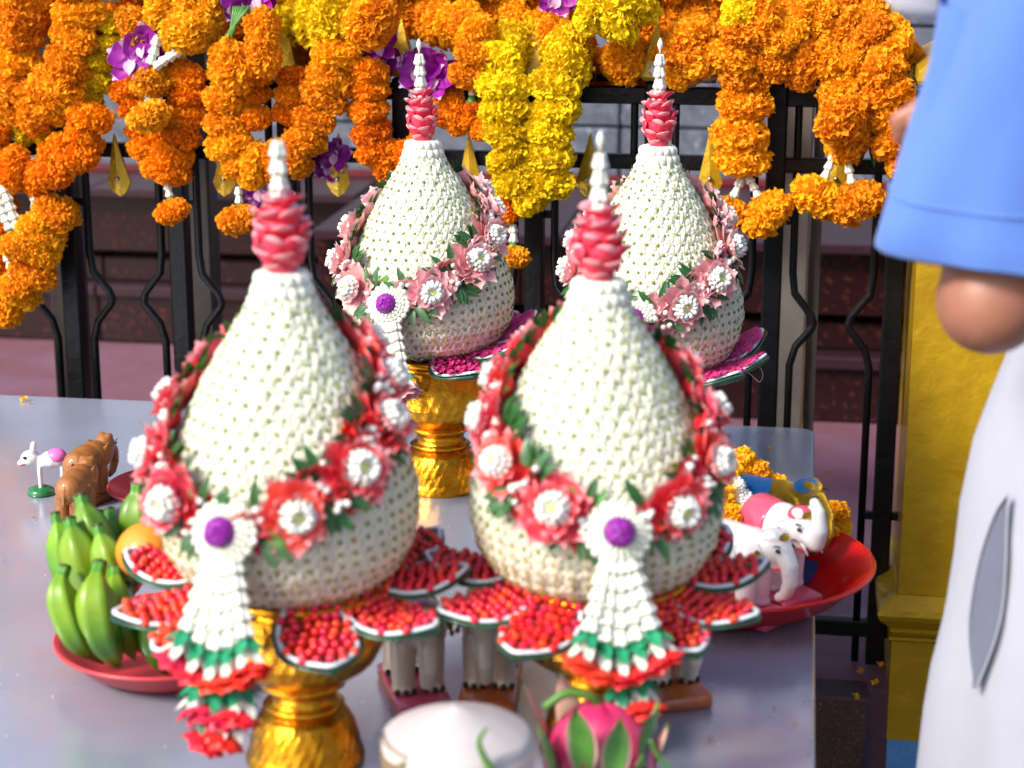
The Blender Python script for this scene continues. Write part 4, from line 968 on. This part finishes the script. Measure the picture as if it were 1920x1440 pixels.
p = onz(922, 1290); elephant('beige ceramic elephant on an orange base behind the coconut at right', p, .112, -90 - 4, 'beige', 'obase', ('glit', 'glit'), key='w1')
p = onz(1255, 1298); elephant('beige elephant on an orange base just right of the front right pedestal', p + Vector((-.004, .02, 0)), .112, -75, 'beige', 'obase', ('glit', 'glit'), key='w1')
p = onz(168, 930); elephant('brown carved wooden elephant standing crosswise, rear left of the table', p + Vector((.004, -.028, 0)), .078, 62, 'wood', 'wood', key='wd')
p = onz(142, 985); elephant('brown carved wooden elephant nearest the bananas seen from behind', p + Vector((.004, -.008, 0)), .076, 78, 'wood', 'wood', key='wd')
# small white toy buffalo / elephant
tw = thing('toy_animal', 'small white toy animal with pink back and green glossy foot, far left', 'toy', onz(100, 925), None, R(190)); tw.scale = (.055,) * 3
g = [ell((0, 0, .85), (.42, .24, .22)), ell((.48, 0, .92), (.24, .2, .2)), ell((.68, 0, .80), (.12, .10, .10)), ell((.40, .12, 1.18), (.08, .08, .12)), ell((.40, -.12, 1.18), (.08, .08, .12)), capsule((.28, .1, .7), (.28, .1, .1), .06, .045), capsule((.28, -.1, .7), (.28, -.1, .1), .06, .045), capsule((-.25, .1, .7), (-.25, .1, .1), .06, .045), capsule((-.25, -.1, .7), (-.25, -.1, .1), .06, .045)]
part('body', remesh(g, .022, 3, 'toy_body', 'ceram'), tw)
mb = MB(); mb.add(ell((-.12, 0, .93), (.26, .25, .20), 14, 8)); part('saddle_cloth', mb.mesh('saddle_cloth', 'pinkcl'), tw)
mb = MB(); mb.add(lathe([(.30, 0), (.34, .04), (.30, .14), (.15, .20)], 20), 0, T(.28, 0, 0)); part('foot_base', mb.mesh('foot_base', 'greenpt'), tw)
mb = MB(); mb.add(tube([(.62, .13, .80), (.72, .10, .77), (.78, 0, .76), (.72, -.10, .77), (.62, -.13, .80)], .018, 6)); part('mouth', mb.mesh('toy_mouth', 'lip'), tw)
mb = MB()
for s_ in (-1, 1): mb.add(ell((.60, s_ * .175, .98), (.05, .03, .04), 8, 6))
part('eye', mb.mesh('toy_eye', 'ink'), tw)
# incense sticks, marigold garland and white flowers in the red plate
ic = thing('incense_bundle', 'bundle of thin red incense sticks poking out of the red plate', 'incense', (RX + .05, RY + .08, TZ + .05))
for i in range(8):
    a = Vector((RX + .02 + random.uniform(-.01, .01), RY + .05, TZ + .055)); b = at(1575 + random.uniform(-10, 6), 940 + i * 3, 2.17) if i else at(1533, 908, 2.2)
    mb = MB(); mb.add(tube([a, b], .0013, 6)); wpart('incense_stick', mb.mesh('incense_stick', 'incense'), ic)
def tabgarland(label, pts, dia, col, Yo=0):
    P = [Vector(q) for q in pts]; g = thing('marigold_garland', label, 'garland', P[0]); r = dia / 2
    for i in range(len(P)):
        t = (P[min(i + 1, len(P) - 1)] - P[max(i - 1, 0)]).normalized() + Vector([random.uniform(-.3, .3) for _ in range(3)])
        wpart('marigold', random.choice(MG[col]), g, basis(P[i], t, (.3, .2, 1), (r, r, r * 1.0)))
    return g
tabgarland('orange marigold garland coiled in the red plate behind the elephants', [at(1345, 935, 2.10), at(1375, 985, 2.08), at(1350, 985, 2.06), at(1400, 945, 2.13), at(1435, 945, 2.15), at(1365, 900, 2.16), at(1330, 960, 2.12), at(1470, 950, 2.17), at(1555, 975, 2.16), at(1560, 1005, 2.15), at(1410, 900, 2.18), at(1350, 905, 2.14), at(1440, 925, 2.18), at(1385, 880, 2.19)], .052, 'golden')
for i, (px, py) in enumerate(((1372, 920), (1385, 930), (1395, 935), (1380, 912))):
    wf = solo('white_flower', CH, ('leftmost', 'second', 'rightmost', 'topmost')[i] + ' of the small white flowers on the marigolds in the red plate', 'flower', mx=basis(at(px, py, 2.10), (0, -.6, 1), (0, 1, 0), .8), group='white flowers in the red plate')
# petals and crumbs scattered on the table
cr = [(45, 752, .9), (58, 757, .4), (260, 792, .3), (1388, 852, .8), (1442, 842, .5), (1405, 858, .3), (1120, 880, .3), (1490, 1360, .25), (1330, 1385, .3), (60, 970, .25), (1530, 1150, .2), (720, 1390, .2), (1452, 1330, .2)]
mbp = MB()
for k in range(6): mbp.add(petal(.010, .006, .9, .5, 3, .4, .3), 0, T((k * 37 % 11 - 5) * .0007, (k * 53 % 11 - 5) * .0009, (k % 3) * .001) @ Matrix.Rotation(k * 1.05 + (k % 2), 4, 'Z') @ Matrix.Diagonal((1, .5 + .2 * (k % 3), 1, 1)))
PT = mbp.mesh('fallen_petals', 'golden')
names = ['beside the left fence post reflection', 'next to the larger one at far left', 'small one left of the front left cone', 'largest one right of the front right cone', 'near the far right corner of the table', 'with a dry stalk near the right corner', 'between the two right cones', 'tiny one by the front right table edge', 'tiny one on the right front steel', 'speck below the wooden elephants', 'speck in front of the red plate', 'speck left of the coconut', 'speck near the right front edge']
for i, (px, py, s_) in enumerate(cr):
    solo('fallen_petal', PT, 'fallen marigold petals on the table, ' + names[i], 'petal', mx=T(*onz(px, py, TZ + .0005)) @ Matrix.Rotation(i, 4, 'Z') @ Matrix.Diagonal((s_, s_, s_, 1)), group='fallen petals on the steel table')
mb = MB(); rng = np.random.RandomState(11)
for i in range(160):
    a = ell((rng.uniform(-1.0, .42), rng.uniform(1.35, 2.7), TZ + .0008), rng.uniform(.0004, .0011), 5, 3)
    if a[0][0][0] < .448 - .15 * (2.73 - a[0][0][1]) - .01: mb.add(a)
solo('crumbs', mb.mesh('crumbs', 'chrys'), 'fine pale crumbs scattered over the steel table top', 'crumbs', kind='stuff')
# petals on the platform by the kerb
for i, (px, py) in enumerate(((1640, 1283), (1612, 1262), (1605, 1310), (1650, 1250))):
    solo('fallen_petal', PT, 'orange petals fallen by the foot of the last fence post, ' + ('largest', 'left', 'lowest', 'rear')[i] + ' ones', 'petal', mx=T(*onz(px, py, FZ + .002)) @ Matrix.Rotation(i, 4, 'Z') @ Matrix.Diagonal((.9, .9, .9, 1)), group='fallen petals on the platform')
# ------------------------------------------------------------------ coconut
c0 = at(858, 1372, 1.40); ch = c0.z - TZ; cr_ = .061
cc = thing('coconut', 'trimmed white young coconut with low conical top, front centre', 'coconut', (c0.x, 1.40, TZ + .001))
mb = MB(); mb.add(lathe([(cr_ * .80, 0), (cr_ * .92, .01), (cr_ * .97, ch * .4), (cr_ * 1.0, ch - .014), (cr_ * .995, ch - .009)], 56), 1)
mb.add(lathe([(cr_ * .995, ch - .009), (cr_ * .975, ch - .003), (cr_ * .90, ch), (cr_ * .5, ch + .010), (cr_ * .12, ch + .019), (.0015, ch + .0215)], 56, caps=False), 0)
me = mb.mesh('coconut_body', ['coco', 'cocoside']); part('body', me, cc)
mb = MB()
for a0, w_, hh in ((205, 26, .020),):
    v = []; f = []
    for k in range(9):
        a = R(a0 + (k - 4) / 4 * w_); hgt = hh * (1 - ((k - 4) / 4.2) ** 2) + .001; v += [(cr_ * 1.004 * math.cos(a), cr_ * 1.004 * math.sin(a), ch - .012 - hgt), (cr_ * 1.012 * math.cos(a), cr_ * 1.012 * math.sin(a), ch - .010 - hgt * .3), (cr_ * .965 * math.cos(a), cr_ * .965 * math.sin(a), ch - .0005)]
    for k in range(8): f += [(3 * k, 3 * k + 3, 3 * k + 4, 3 * k + 1), (3 * k + 1, 3 * k + 4, 3 * k + 5, 3 * k + 2)]
    mb.add((v, f))
part('husk_remnant', mb.mesh('husk_remnant', 'husk'), cc)
# ------------------------------------------------------------------ dragon fruit
d0 = at(1125, 1400, 1.505); dc = Vector((d0.x, 1.505, 0)); dr_ = .048
df = thing('dragon_fruit', 'pink dragon fruit with long green scales, right of the white coconut', 'dragon fruit', (dc.x, dc.y, TZ + .001))
mb = MB(); q = ell((0, 0, 0), (dr_, dr_ * .92, dr_ * 1.22), 30, 20); v = np.array(q[0]); v *= (1 + .03 * np.sin(5 * np.arctan2(v[:, 1], v[:, 0])) * np.cos(v[:, 2] * 40))[:, None]; mb.add((v, q[1])); 
zc = dr_ * 1.2; part('body', mb.mesh('dragon_fruit_body', 'dragon'), df, T(0, 0, zc))
mb = MB(); g = petal(.060, .020, .10, .35, 7, .04, -.55); mb.add(g, 0); g = petal(.058, .028, .10, .30, 7, .04, -.55); mb.add((g[0], g[1]), 1, T(0, 0, -.0012)); SCL = mb.mesh('green_scale', ['dscale', 'dedge'])
for (a, z, t, L) in ((-110, .010, 60, 1.0), (-78, .004, 66, .95), (-40, .018, 55, .8), (-150, .0, 60, .8), (-95, -.03, 40, .8), (-55, -.025, 40, .8), (60, .01, 60, .9), (120, .0, 60, .9), (175, .01, 55, .9), (10, -.02, 50, .8), (-130, -.03, 45, .7)):
    aa = R(a); el = math.sqrt(max(.05, 1 - (z / (dr_ * 1.22)) ** 2)); p = Vector((dr_ * el * math.cos(aa) * .99, dr_ * el * .92 * math.sin(aa) * .99, zc + z)); nn = Vector((math.cos(aa), math.sin(aa), .3)); up = Vector((-math.cos(aa) * .25, -math.sin(aa) * .25, 1))
    part('green_scale', SCL, df, basis(p, nn, up, L))
for pts in ([(0, .0, zc + .055), (-.010, -.006, zc + .067), (-.030, -.008, zc + .070), (-.048, -.010, zc + .058)],):
    mb = MB(); mb.add(tube(spline(pts, 5), [.004] * 16, 8)); part('stalk', mb.mesh('fruit_stalk', 'leaflight'), df)
# loose curved stalks in front
d2 = thing('dragon_fruit', 'dragon fruit of which only a curved green scale shows before the coconut', 'dragon fruit', (-.012, 1.285, TZ + .001))
part('body', mb_me := bpy.data.meshes['dragon_fruit_body'], d2, T(0, 0, .050) @ Matrix.Rotation(R(70), 4, 'Y'))
for (px, pts, m, r) in ((905, [(925, 1450), (905, 1415), (898, 1388), (912, 1366)], 'leaflight', .0030), (1220, [(1205, 1450), (1212, 1410), (1222, 1380), (1232, 1362)], 'darkstalk', .0026), (1260, [(1218, 1385), (1235, 1420), (1262, 1445)], 'leaflight', .0022)):
    if m == 'darkstalk' and m not in M: M[m] = mat('dark stalk', (.02, .025, .05), (.03, .05, .05), 50, .4)
    Yp = 1.34 if px == 905 else 1.47; P = spline([at(a, b, Yp) for a, b in pts], 5); mb = MB(); mb.add(tube(P, [r * (1.15 - .7 * i / len(P)) for i in range(len(P))], 8))
    if px == 905: part('curved_scale', mb.mesh('curved_scale', m), d2).matrix_parent_inverse = parent_inv(d2)
    else: part('curved_scale', mb.mesh('curved_scale', m), df).matrix_parent_inverse = parent_inv(df)
for (a, t) in ((200, .9), (260, .9), (320, .8), (20, .8), (90, .8)):
    aa = R(a); p = Vector((.045 * math.cos(aa), .035 * math.sin(aa), .055)); part('green_scale', SCL, d2, basis(p, (math.cos(aa), math.sin(aa), .2), (math.cos(aa) * .2, math.sin(aa) * .2, 1), t * .6))
# ------------------------------------------------------------------ person
PC = Vector((.63, 1.67, 0)); fdir = Vector((-.87, .5, 0)).normalized(); ldir = Vector((-.5, -.87, 0)).normalized()
def B(f, l, z): return PC + fdir * f + ldir * l + Vector((0, 0, z))
per = thing('person', 'person in a loose blue short-sleeved shirt and white trousers standing at the right', 'person', tuple(PC))
elb = at(1872, 572, 1.475); sh = Vector((.545, 1.525, 1.345)); hand = at(1842, 330, 1.59)
G = []
def cap(a, b, r0, r1): G.append(capsule(a, b, r0, r1, 18))
G.append(ell(B(0, 0, .93), (.155, .155, .12))); G.append(ell(B(0, 0, 1.10), (.125, .13, .16))); G.append(ell(B(0, 0, 1.27), (.13, .135, .13))); 
cap(B(-.01, .16, 1.36), B(-.01, -.16, 1.36), .055, .055); cap(B(0, 0, 1.36), B(.02, 0, 1.48), .056, .050); 
G.append(ell(B(.03, 0, 1.58), (.078, .078, .105), 20, 14)); G.append(ell(B(.06, 0, 1.53), (.055, .055, .06))); G.append(ell(B(.118, 0, 1.555), (.014, .014, .02)))
for s_ in (-1, 1): G.append(ell(B(.01, s_ * .078, 1.565), (.018, .010, .03), 10, 8))
for s_ in (-1, 1):
    cap(B(0, s_ * .085, .90), B(.01, s_ * .085, .50), .085, .055); cap(B(.01, s_ * .085, .50), B(-.015, s_ * .09, .09), .052, .036); cap(B(-.02, s_ * .09, .045), B(.14, s_ * .10, .035), .036, .028)
# left arm (near camera): upper arm down, forearm up to the raised hand
elb = elb + Vector((-.006, 0, .004)); cap(sh, elb, .054, .044); cap(elb, elb.lerp(hand, .8), .043, .027); wr = elb.lerp(hand, .86); cap(elb.lerp(hand, .8), wr, .027, .025)
hd = (hand - elb).normalized(); hs = hd.cross(Vector((0, -1, 0))).normalized()
cap(wr, wr + hd * .055, .026, .034)
pk = wr + hd * .065
for i in range(4):
    b0 = pk + hs * ((i - 1.5) * .019) + Vector((-.004, 0, 0)); b1 = b0 + hd * .030 + Vector((-.016, 0, .004)); b2 = b1 + Vector((-.020, .004, -.014)); b3 = b2 + Vector((.004, .006, -.018)); cap(b0, b1, .0105, .0098); cap(b1, b2, .0098, .009); cap(b2, b3, .009, .008)
t0 = wr + hd * .02 - hs * .02; cap(t0, t0 + Vector((-.03, -.008, .02)), .013, .011); cap(t0 + Vector((-.03, -.008, .02)), t0 + Vector((-.042, -.008, .044)), .011, .009)
# right arm, hidden side, reaching to meet the left
rs = B(-.01, -.18, 1.345); re = B(.03, -.25, 1.09); rh = B(.17, -.10, 1.19); cap(rs, re, .05, .042); cap(re, rh, .041, .027); cap(rh, rh + Vector((-.05, .02, .03)), .03, .034)
for i in range(4):
    b0 = rh + Vector((-.05, .02, .03)) + Vector((0, (i - 1.5) * .018, 0)); cap(b0, b0 + Vector((-.035, 0, .02)), .0105, .009); cap(b0 + Vector((-.035, 0, .02)), b0 + Vector((-.055, 0, .0)), .009, .008)
body = remesh(G, .0055, 8, 'person_body', 'skin'); wpart('body', body, per)
hb = [ell(B(-.005, 0, 1.60), (.088, .088, .105), 20, 14), ell(B(-.05, 0, 1.52), (.06, .06, .08), 16, 10)]
wpart('hair', remesh(hb, .012, 4, 'hair', 'hair'), per)
mb = MB()
for s_ in (-1, 1): mb.add(ell(B(.098, s_ * .030, 1.585), (.010, .010, .006), 10, 6))
wpart('eyes', mb.mesh('eyes', 'ink'), per)
mb = MB(); mb.add(ell(B(.110, 0, 1.515), (.012, .022, .006), 10, 6)); wpart('mouth', mb.mesh('mouth', 'lip'), per)
# shirt: left sleeve as a draped loft
def wob(a, k, amp): return amp * (math.sin(3 * a + k * .9) * .5 + math.sin(5 * a - k * .6 + 1) * .35 + math.sin(9 * a + k * 1.7) * .15)
def sleeve(top, hemc, r0, rx, ry, open_=True, nk=14, tiltx=0, seed=0):
    rings = []
    for k in range(nk + 1):
        t = k / nk; c = top.lerp(hemc, t); ring = []
        for i in range(48):
            a = 2 * PI * i / 48; ax = r0 + (rx - r0) * t ** .75; ay = r0 + (ry - r0) * t ** .75; q = 1 + wob(a, t * 5 + seed, .07 + .11 * t)
            p = c + Vector((ax * q * math.cos(a), ay * q * math.sin(a), 0)); p.z += tiltx * t * math.cos(a) + .006 * t * math.sin(3 * a + seed)
            ring.append(tuple(p))
        rings.append(ring)
    # fold hem inside
    last = rings[-1]; c = hemc
    rings.append([tuple(Vector(p) + Vector((0, 0, -.003)) + (c - Vector(p)) * .02) for p in last]); rings.append([tuple(Vector(p) + (c - Vector(p)) * .035 + Vector((0, 0, .002))) for p in last])
    for k in range(3, 0, -1): rings.append([tuple(c.lerp(Vector(p), .84) + (top - hemc) * ((4 - k) * .2)) for p in last])
    return loft(rings, True, False)
hemc = Vector((.404, 1.485, 1.118))
mb = MB(); mb.add(sleeve(Vector((.444, 1.505, 1.43)), hemc, .090, .106, .078, tiltx=-.022)); wpart('sleeve', mb.mesh('left_sleeve', 'shirt'), per)
sg_ = mb.geo()[0]; ring_ = [Vector(sg_[48 * 12 + i]).lerp(Vector(sg_[48 * 13 + i]), .1) for i in range(48)]; cc_ = sum(ring_, Vector()) / 48
mb = MB(); mb.add(tube([q + (q - cc_).normalized() * .0005 for q in ring_ + ring_[:1]], .0016, 6)); wpart('hem_seam', mb.mesh('hem_seam', 'shirt'), per)
mb = MB(); mb.add(sleeve(B(-.0, -.17, 1.385), B(.06, -.24, 1.13), .06, .10, .08, seed=2)); wpart('sleeve', mb.mesh('right_sleeve', 'shirt'), per)
rings = []
for z, rf_, rl in ((1.015, .150, .19), (1.1, .150, .185), (1.2, .150, .185), (1.3, .145, .185), (1.37, .125, .175), (1.41, .085, .11), (1.43, .065, .07), (1.435, .06, .064)):
    rings.append([tuple(B(rf_ * (1 + wob(2 * PI * i / 64, z * 6, .03)) * math.cos(2 * PI * i / 64), rl * (1 + wob(2 * PI * i / 64, z * 6, .03)) * math.sin(2 * PI * i / 64), z)) for i in range(64)])
mb = MB(); mb.add(loft(rings, True, False)); wpart('shirt', mb.mesh('shirt', 'shirt'), per)
def ering(cx, cy, rx, ry, z, k, amp, n=64):
    if rx > .15:
        q = min(1, max(0, (1.0 - z) / .3)); return [(cx + rx * (1 + wob(2 * PI * i / n, k, amp) + q * (.022 * math.sin(11 * 2 * PI * i / n + z * 6) + .014 * math.sin(7 * 2 * PI * i / n - z * 13))) * math.cos(2 * PI * i / n), cy + ry * (1 + wob(2 * PI * i / n, k, amp) + q * .03 * math.sin(11 * 2 * PI * i / n + z * 6)) * math.sin(2 * PI * i / n), z) for i in range(n)]
    return [(cx + rx * (1 + wob(2 * PI * i / n, k, amp)) * math.cos(2 * PI * i / n), cy + ry * (1 + wob(2 * PI * i / n, k, amp)) * math.sin(2 * PI * i / n), z) for i in range(n)]
mb = MB(); mb.add(loft([ering(.63 - o, 1.67, rx, ry, z, z * 5, am) for z, rx, ry, o, am in ((.44, .235, .175, .008, .06), (.50, .236, .176, .008, .06), (.58, .232, .172, .008, .045), (.66, .226, .17, .008, .03), (.70, .222, .175, .008, .03), (.755, .216, .178, .006, .03), (.805, .213, .178, .004, .025), (.855, .211, .176, .003, .02), (.913, .205, .172, 0, .015), (.958, .192, .168, 0, .01), (1.0, .178, .165, 0, .005), (1.03, .17, .163, 0, .0), (1.032, .165, .158, 0, 0))], True, False))
for cx, cy, sd_ in ((.515, 1.60, 0), (.735, 1.74, 3)):
    mb.add(loft([ering(cx + .03 * (1 - t), cy, .135 + .012 * math.sin(t * 4), .128, z, z * 6 + sd_, .05) for t, z in ((.35, .50), (.4, .48), (.6, .36), (.8, .24), (.97, .13), (1, .125), (1, .128))], True, False))
wpart('trousers', mb.mesh('trousers', 'trou'), per)
# slanted side pocket: lens patch coloured with the opening's shade, and a folded lip
cl = [at(a, b, 1) for a, b in ()]
L_ = [(1890, 925), (1868, 960), (1843, 1030), (1826, 1110), (1819, 1190), (1829, 1285)]; R_ = [(1890, 925), (1886, 980), (1884, 1050), (1878, 1130), (1862, 1200), (1829, 1285)]
def on_tr(px, py, off):
    for Yt in np.linspace(1.42, 1.75, 200):
        p = at(px, py, Yt); rx = float(np.interp(p.z, (.66, .805, .855, .913, .958, 1.0), (.226, .213, .211, .205, .192, .178))); cx = .63 - float(np.interp(p.z, (.66, .855, .913), (.008, .003, 0))); a = math.atan2((p.y - 1.67) / .176, (p.x - cx) / rx)
        q = 1 + wob(a, p.z * 5, .02) if p.z < .9 else 1.01
        if ((p.x - cx) / (rx * q * 1.03)) ** 2 + ((p.y - 1.67) / (.176 * q * 1.03)) ** 2 < 1: return p + Vector((-.3, -1, 0)).normalized() * off
    return p
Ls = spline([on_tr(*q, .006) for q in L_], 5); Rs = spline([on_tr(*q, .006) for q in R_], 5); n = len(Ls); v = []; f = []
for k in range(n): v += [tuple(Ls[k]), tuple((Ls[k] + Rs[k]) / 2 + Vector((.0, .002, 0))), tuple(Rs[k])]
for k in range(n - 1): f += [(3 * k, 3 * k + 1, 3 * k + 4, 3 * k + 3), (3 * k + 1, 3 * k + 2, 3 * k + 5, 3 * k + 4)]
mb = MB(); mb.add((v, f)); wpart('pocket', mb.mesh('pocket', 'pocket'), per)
mb = MB(); mb.add(tube([p + Vector((-.002, -.001, 0)) for p in Ls], .0013, 8)); mb.add(tube([p + Vector((.001, -.001, 0)) for p in Rs], .0010, 8)); wpart('pocket_edge', mb.mesh('pocket_edge', 'trou'), per)
for cx, cy in ((.515, 1.60), (.735, 1.74)):
    mb = MB(); c = Vector((cx, cy, 0)); mb.add(capsule(c + Vector((.05, -.03, .045)), c + Vector((-.13, .075, .038)), .045, .037)); mb.add(cbox((0, 0, .012), (.27, .085, .02), .008), 0, T(*(c + Vector((-.04, .022, 0)))) @ Matrix.Rotation(R(150), 4, 'Z')); wpart('shoe', mb.mesh('shoe', 'shoe'), per)
# white sheet in the raised hand
v = []; f = []
for i in range(7):
    for j in range(6):
        u = i / 6; w_ = j / 5; p = at(1655 + 130 * u, -6 + 56 * math.sqrt(u) - 130 * w_, 1.60 + .06 * w_); v.append((p.x, p.y + .03 * u * u, p.z))
for i in range(6):
    for j in range(5): f.append((i * 6 + j, i * 6 + 6 + j, i * 6 + 7 + j, i * 6 + j + 1))
n = len(v); v += [(a, b + .002, c) for a, b, c in v]; f += [tuple(n + k for k in q[::-1]) for q in f]
edge = [k * 6 for k in range(7)] + [36 + k for k in range(1, 6)] + [41 - 6 * k for k in range(1, 7)] + [5 - k for k in range(1, 5)]
f += [(edge[(k + 1) % len(edge)], edge[k], edge[k] + n, edge[(k + 1) % len(edge)] + n) for k in range(len(edge))]
mb = MB(); mb.add((v, f)); solo('paper', mb.mesh('paper', 'papr'), 'white paper sheet held up above the hand of the person in blue', 'paper')
